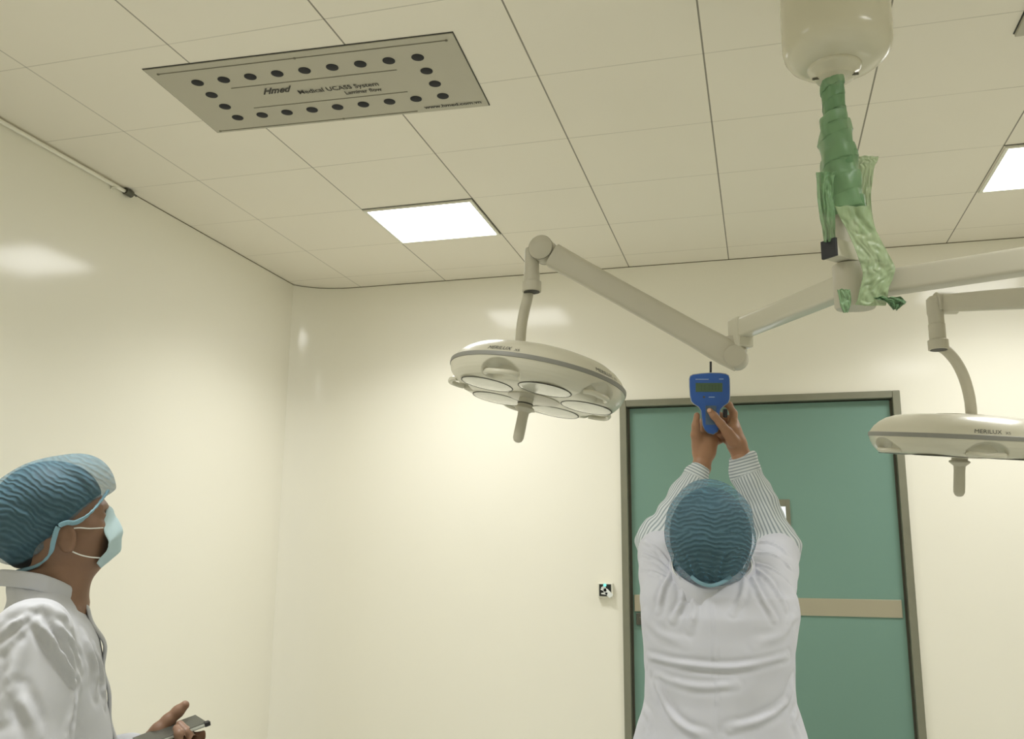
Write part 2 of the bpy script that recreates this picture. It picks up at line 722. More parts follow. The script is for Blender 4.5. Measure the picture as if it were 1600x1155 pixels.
def ell(c, ex, ey, ez, r):
    """ellipsoid about c with unit axes and radii"""
    c = np.asarray(c, float)
    A = np.array([ex, ey, ez], float)
    A /= np.linalg.norm(A, axis=1, keepdims=True)

    def fn(X, Y, Z):
        px, py, pz = X - c[0], Y - c[1], Z - c[2]
        q = [px * A[i][0] + py * A[i][1] + pz * A[i][2] for i in range(3)]
        k0 = np.sqrt(sum((q[i] / r[i]) ** 2 for i in range(3)))
        k1 = np.sqrt(sum((q[i] / r[i] ** 2) ** 2 for i in range(3)))
        return k0 * (k0 - 1) / np.maximum(k1, 1e-6)
    R = max(r)
    return fn, c - R, c + R


def loft(rows, e1, e2, power=2.3):
    """stack of ovals: rows of (z, centre xy, half along e1, half along e2)"""
    rows = sorted(rows, key=lambda q: q[0])
    zs = np.array([q[0] for q in rows])
    cx = np.array([q[1][0] for q in rows])
    cy = np.array([q[1][1] for q in rows])
    ra = np.array([q[2] for q in rows])
    rb = np.array([q[3] for q in rows])

    def fn(X, Y, Z):
        z = np.clip(Z, zs[0], zs[-1])
        ip = [np.interp(z, zs, a) for a in (cx, cy, ra, rb)]
        dx, dy = X - ip[0], Y - ip[1]
        u = np.abs(dx * e1[0] + dy * e1[1]) / ip[2]
        v = np.abs(dx * e2[0] + dy * e2[1]) / ip[3]
        d = ((u ** power + v ** power) ** (1 / power) - 1) * np.minimum(ip[2], ip[3])
        return np.maximum(d, np.maximum(Z - zs[-1], zs[0] - Z))
    R = max(ra.max(), rb.max())
    return fn, np.array([cx.min() - R, cy.min() - R, zs[0]]), np.array([cx.max() + R, cy.max() + R, zs[-1]])


def chain(vol, pts, radii, k=0.006):
    for i in range(len(pts) - 1):
        vol.put(cone(pts[i], pts[i + 1], radii[i], radii[i + 1]), k)


# ================================================================== THE ROOM
mb = MB().box((LEFT - 0.3, FRONT - 0.3, -0.12), (RIGHT + 0.3, BACK + 0.3, 0.0))
struct('floor', mb, M['floor'])
mb = MB().box((LEFT - 0.3, FRONT - 0.3, CEIL), (RIGHT + 0.3, BACK + 0.3, CEIL + 0.12))
struct('ceiling', mb, M['ceiling'])
mb = MB().box((LEFT - 0.15, FRONT, 0), (LEFT, 4.655, CEIL))
struct('wall_left', mb, M['wall'])
mb = MB().box((RIGHT, FRONT, 0), (RIGHT + 0.15, BACK, CEIL))
struct('wall_right', mb, M['wall'])
mb = MB().box((LEFT - 0.15, FRONT - 0.15, 0), (RIGHT + 0.15, FRONT, CEIL))
struct('wall_front', mb, M['wall'])
DX0, DX1, DZ = -0.7207, 0.6874, 2.277
mb = MB().box((-2.28, BACK, 0), (DX0 + 0.004, BACK + 0.15, CEIL))
mb.box((DX1 - 0.004, BACK, 0), (RIGHT + 0.15, BACK + 0.15, CEIL))
mb.box((DX0 + 0.004, BACK, DZ - 0.004), (DX1 - 0.004, BACK + 0.15, CEIL))
struct('wall_back', mb, M['wall'])
# rounded corner between the left and the back wall
cv = smooth_path([(-2.65, 4.655, 0), (-2.612, 4.70, 0), (-2.565, 4.737, 0), (-2.51, 4.766, 0), (-2.44, 4.788, 0), (-2.36, 4.798, 0), (-2.28, 4.80, 0)], 6)
mb = MB()
n = len(cv)
vv = [(p[0], p[1], 0.0) for p in cv] + [(p[0], p[1], CEIL) for p in cv]
vv += [(p[0] - 0.05, p[1] + 0.06, 0.0) for p in cv] + [(p[0] - 0.05, p[1] + 0.06, CEIL) for p in cv]
mb.add(vv, [(i + 1, i, n + i, n + i + 1) for i in range(n - 1)] + [(2 * n + i, 2 * n + i + 1, 3 * n + i + 1, 3 * n + i) for i in range(n - 1)])
struct('trim_1', mb, M['wall'], smooth=True)

# dark open joint where the wall panels meet the ceiling
mb = MB()
jp = [(LEFT, 3.19, 0), (LEFT, 4.0, 0)] + [tuple(p) for p in cv] + [(-1.2, BACK, 0), (0.0, BACK, 0), (1.5, BACK, 0), (RIGHT, BACK, 0)]
for p, q in zip(jp[:-1], jp[1:]):
    p, q = np.array(p), np.array(q)
    d = nq = (q - p) / np.linalg.norm(q - p)
    nrm = np.array([d[1], -d[0], 0])
    mb.obox((p + q) / 2 + nrm * 0.0006 + np.array([0, 0, CEIL - 0.0022]), d * (np.linalg.norm(q - p) / 2 + 0.0005), nrm * 0.0012, np.array([0, 0, 0.0016]))
struct('trim_2', mb, M['joint'])

# ------------------------------------------------------------------ door
door = thing('door_1', 'teal hospital door in a grey metal frame with a steel band', 'door', ((DX0 + DX1) / 2, BACK, 0), kind='structure')
fw = 0.036
mb = MB()
YF0, YF1 = BACK - 0.014, BACK + 0.10
mb.box((DX0, YF0, 0), (DX0 + fw, YF1, DZ)).box((DX1 - fw, YF0, 0), (DX1, YF1, DZ)).box((DX0 + fw, YF0, DZ - fw), (DX1 - fw, YF1, DZ))
build(mb, 'door_frame', M['frame'], door, bevel=0.003)
mb = MB()
mb.box((DX0 + fw, BACK + 0.035, 0.008), (DX0 + fw + 0.014, BACK + 0.09, DZ - fw - 0.004))
mb.box((DX1 - fw - 0.012, BACK + 0.035, 0.008), (DX1 - fw, BACK + 0.09, DZ - fw - 0.004))
build(mb, 'edge_strip', M['dark_steel'], door)
LX0, LX1, LZ = DX0 + fw + 0.014, DX1 - fw - 0.012, DZ - fw - 0.006
LY = BACK + 0.028
WX0, WX1, WZ0, WZ1 = -0.13, 0.135, 1.30, 1.742
mb = MB()
for x0, x1, z0, z1 in ((LX0, WX0, 0.008, LZ), (WX1, LX1, 0.008, LZ), (WX0, WX1, WZ1, LZ), (WX0, WX1, 0.008, WZ0)):
    mb.box((x0, LY, z0), (x1, LY + 0.045, z1))
build(mb, 'door_leaf', M['door'], door)
mb = MB()
w = 0.022
for x0, x1, z0, z1 in ((WX0, WX0 + w, WZ0, WZ1), (WX1 - w, WX1, WZ0, WZ1), (WX0 + w, WX1 - w, WZ1 - w * 1.6, WZ1), (WX0 + w, WX1 - w, WZ0, WZ0 + w)):
    mb.box((x0, LY - 0.008, z0), (x1, LY + 0.04, z1))
wf = build(mb, 'window_frame', M['frame'], door, bevel=0.002)
mb = MB().box((WX0 + w, LY + 0.014, WZ0 + w), (WX1 - w, LY + 0.02, WZ1 - w * 1.6))
build(mb, 'window_pane', M['lit_glass'], wf)
mb = MB().box((LX0 + 0.006, LY - 0.006, 1.172), (LX1 - 0.012, LY, 1.256))
build(mb, 'steel_band', M['steel'], door, bevel=0.002)
mb = MB().box((-0.655, LY - 0.016, 1.105), (-0.600, LY, 1.165))
mb.box((-0.640, LY - 0.030, 1.125), (-0.612, LY - 0.016, 1.145))
build(mb, 'lock', M['dark_steel'], door, bevel=0.003)

# ------------------------------------------------------------------ touchless switch beside the door
a, b = at_y(937, 911, BACK), at_y(957, 934, BACK)
sx, sz = (a[0] + b[0]) / 2, (a[2] + b[2]) / 2
sw = thing('wall_switch', 'small white touchless switch with a hand icon on the wall left of the teal door', 'switch', (sx, BACK, sz - 0.038))
mb = MB().box((sx - 0.040, BACK - 0.026, sz - 0.038), (sx + 0.040, BACK, sz + 0.038))
build(mb, 'housing', M['white_plastic'], sw, bevel=0.004)
mb = MB().box((sx - 0.031, BACK - 0.0285, sz - 0.029), (sx + 0.031, BACK - 0.026, sz + 0.031))
build(mb, 'black_plate', M['sensor_black'], sw)
mb = MB()
yy = BACK - 0.0305


def stroke(p, q, r0, r1):
    p, q = np.array(p), np.array(q)
    d = (q - p) / np.linalg.norm(q - p)
    nrm = np.array([-d[1], d[0]])
    out = [p + nrm * r0, p - nrm * r0]
    out += [q - nrm * r1 * math.cos(t) + d * r1 * math.sin(t) for t in (0, 0.5, 1.0, 1.57, 2.1, 2.6, 3.14)]
    k = len(out)
    mb.add([(sx + u[0], yy, sz + u[1]) for u in out] + [(sx + u[0], yy + 0.002, sz + u[1]) for u in out],
           [tuple(range(k))] + [(i, k + i, k + (i + 1) % k, (i + 1) % k) for i in range(k)])


stroke((0.033, -0.030), (0.004, -0.002), 0.013, 0.013)
for fx, fz in ((-0.020, 0.006), (-0.017, 0.014), (-0.010, 0.019), (-0.001, 0.018)):
    stroke((0.004, -0.004), (fx, fz), 0.0042, 0.0034)
stroke((0.012, -0.016), (-0.018, -0.016), 0.006, 0.003)
build(mb, 'hand_icon', M['icon'], sw)
mb = MB().lathe([(0.008, 0), (0.008, 0.004), (0.0055, 0.006)], (sx - 0.001, BACK - 0.0285, sz + 0.027), (0, -1, 0), 20)
build(mb, 'indicator_light', M['led'], sw, smooth=True)

# ------------------------------------------------------------------ conduit along the top of the left wall
p0, p1 = at_z(212, 304, CEIL), np.array([LEFT, 0.5, CEIL])
cz = CEIL - 0.017
ra = thing('conduit', 'thin white conduit running along the top of the left wall under the ceiling', 'conduit', (LEFT + 0.02, 3.17, cz))
mb = MB().tube([(LEFT + 0.012, 0.2, cz), (LEFT + 0.012, 3.16, cz)], 0.0085, 14)
build(mb, 'pipe', M['wall'], ra, smooth=True)
mb = MB().lathe([(0.015, -0.03), (0.016, 0.0), (0.016, 0.012), (0.009, 0.016)], (LEFT + 0.016, 3.165, cz), (0, 1, 0), 18)
mb.lathe([(0.0045, -0.006), (0.0045, 0.018), (0.003, 0.02)], (LEFT + 0.026, 3.175, cz), (0.25, 1, -0.2), 10)
build(mb, 'end_fitting', M['dark_steel'], ra, smooth=True)
for yb in (1.2, 2.1, 3.07):
    mb = MB()
    mb.box((LEFT, yb - 0.009, cz - 0.020), (LEFT + 0.006, yb + 0.009, cz + 0.016))
    mb.box((LEFT, yb - 0.009, cz - 0.013), (LEFT + 0.022, yb + 0.009, cz - 0.0105))
    build(mb, 'wall_clip', M['white_plastic'], ra)


# ------------------------------------------------------------------ ceiling light panels
def light_panel(ix, iy, label):
    x0, x1 = GX0 + GSX * ix, GX0 + GSX * (ix + 1)
    y0, y1 = iy, iy + GSY
    x0, x1, y0, y1 = x0 + 0.006, x1 - 0.004, y0 + 0.006, y1 - 0.004
    t = thing('ceiling_light', label, 'ceiling light', ((x0 + x1) / 2, (y0 + y1) / 2, CEIL), 'square ceiling light panels')
    w = 0.014
    zb = CEIL - 0.010
    mb = MB()
    mb.box((x0, y0, zb), (x0 + w, y1, CEIL)).box((x1 - w, y0, zb), (x1, y1, CEIL))
    mb.box((x0 + w, y0, zb), (x1 - w, y0 + w, CEIL)).box((x0 + w, y1 - w, zb), (x1 - w, y1, CEIL))
    build(mb, 'frame', M['white_plastic'], t)
    mb = MB()
    mb.box((x0 - 0.005, y0 - 0.005, CEIL - 0.0015), (x1 + 0.004, y0, CEIL)).box((x1, y0, CEIL - 0.0015), (x1 + 0.004, y1, CEIL))
    build(mb, 'shadow_gap', M['gasket'], t)
    mb = MB().box((x0 + w, y0 + w, CEIL - 0.005), (x1 - w, y1 - w, CEIL - 0.001))
    build(mb, 'diffuser', M['panel_light'], t)
    ld = bpy.data.lights.new('panel_lamp', 'AREA')
    ld.shape = 'RECTANGLE'
    ld.size, ld.size_y = x1 - x0 - 2 * w, y1 - y0 - 2 * w
    ld.energy = PANEL_WATTS
    ld.spread = math.radians(PANEL_SPREAD)
    ld.color = (0.995, 0.993, 0.97)
    lo = bpy.data.objects.new('panel_lamp', ld)
    COL.objects.link(lo)
    lo.parent = t
    lo.location = (0, 0, -0.012)


YA = GY0 + 2 * GSY
light_panel(1, YA, 'lit square ceiling panel between the laminar vent and the left surgical lamp arm')
light_panel(6, YA, 'lit square ceiling panel at the right edge, beyond the green plastic wrap')
light_panel(1, YA - 5 * GSY, 'unseen square ceiling panel, added for its light, above the man with the phone')  # out of view; added to brighten the left wall and the shoulder tops
light_panel(6, YA - 5 * GSY, 'unseen square ceiling panel, added for its light, nearer the camera than the right hand vent')  # out of view; added to light the coat's back from the right
light_panel(1, YA - 11 * GSY, 'unseen square ceiling panel, added for its light, behind the camera near the left wall')  # assumed panel behind the camera, added to light the room
light_panel(6, YA - 11 * GSY, 'unseen square ceiling panel, added for its light, behind the camera near the right wall')  # its assumed right-hand twin, also added only for the room's light

# ------------------------------------------------------------------ laminar flow vent panel
VC = np.array([-1.390, 2.562])
V1 = np.array([1.0555, 0.0535])
V1 /= np.linalg.norm(V1)
V2 = np.array([-V1[1], V1[0]])
VHL, VHW = 0.531, 0.2335
vt = thing('vent_panel', 'grey laminar flow ceiling panel with a ring of black holes and printed lettering', 'ceiling vent', (VC[0], VC[1], CEIL))
ZV = CEIL - 0.0045


def vbox(mb, u0, u1, v0, v1, z0, z1):
    c = VC + V1 * (u0 + u1) / 2 + V2 * (v0 + v1) / 2
    return mb.obox((c[0], c[1], (z0 + z1) / 2), np.array([*V1, 0]) * (u1 - u0) / 2, np.array([*V2, 0]) * (v1 - v0) / 2, np.array([0, 0, (z1 - z0) / 2]))


build(vbox(MB(), -VHL, VHL, -VHW, VHW, ZV, CEIL), 'panel', M['vent'], vt, bevel=0.0015)
build(vbox(MB(), -VHL - 0.003, VHL + 0.003, -VHW - 0.004, VHW + 0.002, CEIL - 0.002, CEIL), 'shadow_gap', M['gasket'], vt)


def vpx(u, v):
    return at_z(200 + u * 0.375, 30 + v * 0.375, ZV)


c00, c10, c01, c11 = vpx(290, 265), vpx(1207, 159), vpx(457, 410), vpx(1312, 320)
for side, cnt in ((0, 9), (1, 9), (2, 2), (3, 2)):
    for i in range(cnt):
        if side < 2:
            t = i / 8
            p = (c00 * (1 - t) + c10 * t) if side == 0 else (c01 * (1 - t) + c11 * t)
        else:
            t = (i + 1) / 3
            p = (c00 * (1 - t) + c01 * t) if side == 2 else (c10 * (1 - t) + c11 * t)
        mb = MB().lathe([(0.0205, -0.002), (0.0205, 0.0012), (0.0185, 0.0018)], (p[0], p[1], ZV), (0, 0, -1), 28)
        build(mb, 'air_hole', M['hole'], vt, smooth=True)


def vline(u0, u1, v, w=0.0016):
    return build(vbox(MB(), u0, u1, v - w, v + w, ZV - 0.0012, ZV), 'groove_line', M['vent_line'], vt)


def vuv(p):
    q = np.asarray(p[:2]) - VC
    return q @ V1, q @ V2


for p, q in ((vpx(430, 288), vpx(1120, 211)), (vpx(525, 370), vpx(1165, 302))):
    p, q = vuv(p), vuv(q)
    vline(p[0], q[0], (p[1] + q[1]) / 2)
vline(-0.497, 0.502, -0.2015, 0.0018)
vline(-0.512, 0.27, 0.2185, 0.0018)
for u, v in ((-0.497, -0.2015), (-0.006, -0.2015), (0.502, -0.2015), (-0.512, 0.2185), (-0.014, 0.2185)):
    c = VC + V1 * u + V2 * v
    build(MB().lathe([(0.0045, 0), (0.0045, 0.0022)], (c[0], c[1], ZV), (0, 0, -1), 12), 'panel_screw', M['vent_line'], vt)
mb = MB()
zt = ZV - 0.0016
ex, ey = (V1[0], V1[1], 0), (-V2[0], -V2[1], 0)


def vtext(body, u0, v0, u1, v1, h, **kw):
    a, b = vpx(u0, v0), vpx(u1, v1)
    (ua, va), (ub, vb) = vuv(a), vuv(b)
    c = VC + V1 * ua + V2 * (va + vb) / 2
    flat_text(mb, body, (c[0], c[1], zt), ex, ey, ub - ua, h, **kw)


vtext('Hmed', 566, 314, 700, 298, 0.040, shear=0.9, bold=0.024)
vtext('Medical UCASS System', 720, 314, 1052, 282, 0.034, bold=0.012)
vtext('Laminar flow', 910, 312, 1062, 298, 0.024, bold=0.012)
vtext('www.hmed.com.vn', 1238, 373, 1474, 349, 0.021, bold=0.022)
build(mb, 'lettering', M['vent_print'], vt)

# second grey fixture, cut by the right edge of the photo
gx, gy = 0.803, 2.796
gv = thing('vent_panel', 'grey ceiling panel cut off by the top right corner', 'ceiling vent', (gx + 0.53, gy - 0.23, CEIL))
mb = MB().box((gx, gy - 0.46, CEIL - 0.012), (gx + 1.06, gy, CEIL))
build(mb, 'panel', M['vent'], gv, bevel=0.0015)
mb = MB().box((gx - 0.004, gy - 0.46, CEIL - 0.002), (gx, gy, CEIL)).box((gx, gy, CEIL - 0.002), (gx + 1.06, gy + 0.003, CEIL))
build(mb, 'shadow_gap', M['gasket'], gv)

# ================================================================== SURGICAL LAMPS
AXX, AXY = 0.232, 2.288     # axis of the ceiling column
ped = thing('ceiling_mount', 'ivory ceiling canopy and column that carries both surgical lamps', 'lamp mount', (AXX, AXY, CEIL))
prof = [(0.134, 0.0), (0.134, 0.02), (0.136, 0.10), (0.138, 0.20), (0.1375, 0.262), (0.133, 0.285), (0.122, 0.303), (0.105, 0.316), (0.086, 0.324), (0.070, 0.327)]
mb = MB().lathe(prof, (AXX + 0.010, AXY, CEIL + 0.013), (0, 0, -1), 64)
can = build(mb, 'canopy', M['canopy'], ped, smooth=True, angle=50)
mb = MB().lathe([(0.068, 0.322), (0.068, 0.330), (0.062, 0.338), (0.050, 0.346), (0.047, 0.358), (0.034, 0.364)], (AXX, AXY, CEIL + 0.013), (0, 0, -1), 48)
build(mb, 'collar', M['canopy'], ped, smooth=True, angle=50)
for sgn in (-1, 1):
    mb = MB().tube([(AXX + sgn * 0.036, AXY - 0.012, CEIL - 0.343), (AXX + sgn * 0.056, AXY - 0.018, CEIL - 0.347)], 0.0035, 8)
    build(mb, 'set_screw', M['dark_steel'], ped, smooth=True)
mb = MB().lathe([(0.0225, 0.33), (0.0225, 0.80)], (AXX - 0.008, AXY, CEIL), (0, 0, -1), 32)
build(mb, 'column', M['lamp_arm'], ped, smooth=True)
# upper cross bar with its black plug
q0, q1 = at_z(1297, 389, 2.205), at_z(1350, 403, 2.205)
dq = (q1 - q0) / np.linalg.norm(q1 - q0)
sd = np.cross(dq, [0, 0, 1])
L = 0.155
mb = MB().obox(q0 + dq * L / 2, dq * L / 2, sd * 0.021, np.array([0, 0, 0.022]))
bar = build(mb, 'cross_bar', M['lamp_body'], ped, bevel=0.003)
mb = MB().obox(q0 - dq * 0.003, dq * 0.004, sd * 0.0218, np.array([0, 0, 0.0228]))
build(mb, 'end_plug', M['black_cap'], bar, bevel=0.001)
mb = MB().obox(q0 + dq * (L + 0.001), dq * 0.0012, sd * 0.0214, np.array([0, 0, 0.0224]))
build(mb, 'end_gasket', M['gasket'], bar)


def lamp_head(parent, c, nrm, front, R, txt_angles, tube_pts, hoff, tube_r, stub=0.0, turn=0.0):
    """round five-lens head about c; nrm points up out of its top, front towards the viewer"""
    c, nrm = np.asarray(c), np.asarray(nrm) / np.linalg.norm(nrm)
    fr = front - nrm * np.dot(front, nrm)
    fr /= np.linalg.norm(fr)
    rt = np.cross(nrm, fr)          # to the viewer's right

    def P(r, a, z):
        return c + (fr * math.cos(a) + rt * math.sin(a)) * r + nrm * z
    s = R / 0.29
    prof = [(0.0, 0.0755), (0.10, 0.0755), (0.17, 0.074), (0.205, 0.069), (0.236, 0.059), (0.258, 0.045), (0.275, 0.029), (0.285, 0.014), (0.290, 0.006), (0.2905, 0.0), (0.290, -0.008),
            (0.288, -0.016), (0.284, -0.027), (0.278, -0.038), (0.270, -0.048), (0.262, -0.056), (0.252, -0.061), (0.240, -0.063), (0.12, -0.064), (0.0, -0.064)]
    dense = []
    for i in range(len(prof) - 1):
        k = 6 if 9 <= i <= 16 else 2
        for j in range(k):
            t = j / k
            dense.append((prof[i][0] * (1 - t) + prof[i + 1][0] * t, prof[i][1] * (1 - t) + prof[i + 1][1] * t))
    dense.append(prof[-1])
    N = 320
    pockets = [math.radians(-26 + turn + 72 * k) for k in range(5)]
    rings = []
    for r, z in dense:
        ring = []
        for j in range(N):
            a = 2 * math.pi * j / N
            rr, zz = r, z
            if z < -0.004 and r > 0.2:
                for pa in pockets:
                    da = (a - pa + math.pi) % (2 * math.pi) - math.pi
                    u = da * 0.28 / 0.064                     # across the pocket
                    top = -0.012 - 0.030 * (u * u)
                    if abs(u) < 1.15:
                        dep = np.clip((top - z) / 0.006, 0, 1) * np.clip((1.05 - abs(u)) / 0.12, 0, 1)
                        rr -= 0.056 * dep * (r - 0.2) / 0.09
            ring.append(P(rr * s, a, zz * s))
        rings.append(ring)
    mb = MB().rings(rings, cap=False)
    head = build(mb, 'lamp_head', M['lamp_body'], parent, smooth=True, angle=60)
    # grey band round the rim
    rr = []
    for r, z in ((0.289, -0.0075), (0.2925, -0.0065), (0.2932, 0.0), (0.2925, 0.0065), (0.289, 0.0075)):
        rr.append([P(r * s, -2 * math.pi * j / 128, z * s) for j in range(128)])
    build(MB().rings(rr[::-1], cap=False), 'rim_band', M['lamp_band'], head, smooth=True)
    for k, pa in enumerate(pockets):
        pts = smooth_path([P((0.262 + dr) * s, pa + da, dz * s) for da, dr, dz in ((-0.215, -0.004, -0.052), (-0.13, 0.014, -0.053), (0.0, 0.022, -0.055), (0.13, 0.014, -0.053), (0.215, -0.004, -0.052))], 6)
        build(MB().tube(pts, 0.0085 * s, 12), 'grip', M['lamp_body'], head, smooth=True)
    for k in range(5):
        a = math.radians(9 + turn + 72 * k)
        cc = P(0.174 * s, a, -0.0635 * s)
        rl = 0.082 * s
        mb = MB().lathe([(rl, 0.0), (rl, 0.001), (rl * 0.97, 0.0018), (rl * 0.8, 0.003), (rl * 0.4, 0.0042), (rl * 0.05, 0.0045)], cc, -nrm, 40)
        build(mb, 'lens', M['lens'], head, smooth=True)
        mb = MB().lathe([(rl - 0.0005, 0.0), (rl + 0.0028, 0.0), (rl + 0.0026, 0.0014), (rl - 0.0005, 0.0018)], cc, -nrm, 48, cap=False)
        build(mb, 'lens_ring', M['gasket'], head, smooth=True, angle=30)
    mb = MB().lathe([(0.086 * s, 0), (0.086 * s, 0.003), (0.078 * s, 0.005), (0.02, 0.006)], P(0, 0, -0.0635 * s), -nrm, 48)
    build(mb, 'centre_disc', M['lens_centre'], head, smooth=True)
    # lettering printed on the shoulder of the shell
    for a0 in txt_angles:
        mb = MB()
        for body, u0, wid, hgt in (('MERILUX', 0.0, 0.080, 0.0150), ('X5', 0.089, 0.017, 0.0095)):
            v, f = text_mesh(body, 1.0, 0.15)
            lo, hi = v.min(0), v.max(0)
            pts = []
            for q in v:
                u = u0 + (q[0] - lo[0]) / (hi[0] - lo[0]) * wid
                h = (q[1] - lo[1]) / (hi[1] - lo[1]) * hgt
                z = 0.0130 + h * 0.82
                r = float(np.interp(z, [0.006, 0.014, 0.029, 0.045, 0.059], [0.290, 0.285, 0.275, 0.258, 0.236])) + 0.0013
                pts.append(P(r * s, a0 + u / 0.28, z * s))
            mb.add(pts, f)
        build(mb, 'lettering', M['print'], head)
    # sterile handle
    h0 = P(0, 0, -0.066 * s - stub) + rt * hoff
    if stub:
        build(MB().lathe([(0.024, -stub), (0.024, 0.0)], h0, -nrm, 36), 'handle_stem', M['lamp_body'], head, smooth=True, angle=40)
    mb = MB().lathe([(0.025, 0), (0.025, 0.011), (0.032, 0.013), (0.033, 0.018), (0.028, 0.022), (0.0185, 0.030), (0.0175, 0.045), (0.0180, 0.10), (0.0175, 0.117), (0.013, 0.127), (0.006, 0.131)], h0, -nrm, 36)
    hd = build(mb, 'handle', M['lamp_arm'], parent, smooth=True, angle=40)
    mb = MB().lathe([(0.0262, -0.001), (0.0262, 0.003)], h0, -nrm, 36)
    build(mb, 'gasket', M['gasket'], hd)
    mb = MB().tube(tube_pts, tube_r, 20)
    build(mb, 'suspension_tube', M['lamp_arm'], parent, smooth=True)
    mb = MB().lathe([(0.075, 0.070), (0.072, 0.078), (0.03, 0.080)], c, nrm, 40)
    build(mb, 'top_plate', M['lamp_body'], head, smooth=True)
    return head


# ---- left lamp
ZH = 2.13
hubL = np.array([AXX, AXY, ZH])
e_top = at_z(1160, 513, ZH)
eL = float(np.dot(e_top - CPOS, CF))
lampL = thing('surgical_lamp', 'left surgical lamp seen whole, tilted head showing its five lenses, on a long sloping arm', 'surgical lamp', (AXX, AXY, ZH), 'five lens surgical lamps')
d = e_top - hubL
d /= np.linalg.norm(d)
mb = MB().sweep([hubL + d * 0.02, hubL + d * 0.10, e_top - d * 0.12, e_top - d * 0.0], lambda t: (0.024, 0.029), power=7, n=28)
build(mb, 'extension_arm', M['lamp_body'], lampL, smooth=True, angle=40)
mb = MB().lathe([(0.036, 0.05), (0.038, 0.045), (0.038, -0.056), (0.034, -0.062)], hubL, (0, 0, 1), 36)
build(mb, 'hub_sleeve', M['lamp_arm'], lampL, smooth=True, angle=40)
mb = MB().obox(e_top + d * 0.012 + np.array([0, 0, -0.014]), d * 0.028, np.cross(d, [0, 0, 1]) * 0.027, np.array([0, 0, 0.046]))
build(mb, 'elbow', M['lamp_body'], lampL, bevel=0.006)
k_low, k_top = D(1150, 559, eL), D(849, 391, 2.95)
sdir = (k_top - k_low) / np.linalg.norm(k_top - k_low)
sup = np.cross(np.cross(sdir, [0, 0, 1.0]), sdir)
hor = np.cross(sdir, [0, 0, 1.0])
hor /= np.linalg.norm(hor)
mb = MB().lathe([(0.031, -0.034), (0.034, -0.030), (0.034, 0.030), (0.031, 0.034)], k_low, hor, 40)
mb.lathe([(0.030, 0.0), (0.032, 0.02), (0.032, 0.050), (0.029, 0.054), (0.029, 0.064)], k_low + d * 0.012, (0, 0, 1), 30)
kl = build(mb, 'lower_knuckle', M['lamp_arm'], lampL, smooth=True, angle=40)
SL = np.linalg.norm(k_top - k_low)
pts = [k_low + sdir * SL * t for t in (-0.02, 0.05, 0.12, 0.2, 0.4, 0.6, 0.8, 0.88, 0.94)]
hs = [0.037, 0.040, 0.039, 0.037, 0.0365, 0.0365, 0.0375, 0.039, 0.040]
mb = MB().sweep(pts, lambda t: (0.029, hs[int(round(t * 8))]), power=4, n=28)
build(mb, 'spring_arm', M['lamp_arm'], lampL, smooth=True, angle=50)
mb = MB().obox(k_low - sup * 0.042 + sdir * 0.05, sdir * 0.022, hor * 0.012, sup * 0.005)
build(mb, 'stop_block', M['lamp_band'], lampL, bevel=0.002)
mb = MB().lathe([(0.036, -0.036), (0.040, -0.033), (0.040, 0.033), (0.036, 0.036)], k_top, hor, 44)
build(mb, 'upper_knuckle', M['lamp_arm'], lampL, smooth=True, angle=40)
for sgn in (-1, 1):
    mb = MB().lathe([(0.0402, sgn * 0.0325), (0.0408, sgn * 0.032), (0.0408, sgn * 0.0305), (0.0402, sgn * 0.030)], k_top, hor, 44, cap=False)
    build(mb, 'joint_gap', M['gasket'], lampL, smooth=True)
yk = D(831, 400, 2.96)
yb = D(830, 458, 2.96)
yax = np.array([0, 0, -1.0])
Ly = np.linalg.norm(yb - yk)
mb = MB().lathe([(0.012, -0.030), (0.022, -0.024), (0.024, -0.010), (0.024, 0.055), (0.026, 0.06), (0.026, Ly - 0.035), (0.031, Ly - 0.032), (0.031, Ly), (0.027, Ly + 0.001)], yk, yax, 36)
yo = build(mb, 'yoke', M['lamp_arm'], lampL, smooth=True, angle=40)
mb = MB().lathe([(0.0265, Ly - 0.004), (0.0265, Ly + 0.002)], yk, yax, 36)
build(mb, 'yoke_bore', M['gasket'], yo)

vd = ray(840, 597)
vd /= np.linalg.norm(vd)
iu = CU - vd * np.dot(CU, vd)
iu /= np.linalg.norm(iu)
ir = np.cross(vd, iu)


def lamp_normal(tilt, roll):
    return vd * math.sin(tilt) + (iu * math.cos(roll) + ir * math.sin(roll)) * math.cos(tilt)


RL = 138 * 2.98 / 1407.0
cL = D(840, 594, 2.98)
nL = lamp_normal(math.radians(12.5), math.radians(11.5))
tp = smooth_path([D(826, 452, 2.96), D(824, 466, 2.96), D(819, 487, 2.965), D(815, 510, 2.965), D(813, 535, 2.965), D(812, 545, 2.965)], 6)
lamp_head(lampL, cL, nL, -vd, RL, [math.radians(-36), math.radians(36)], tp, -0.024, 0.0175, 0.020)

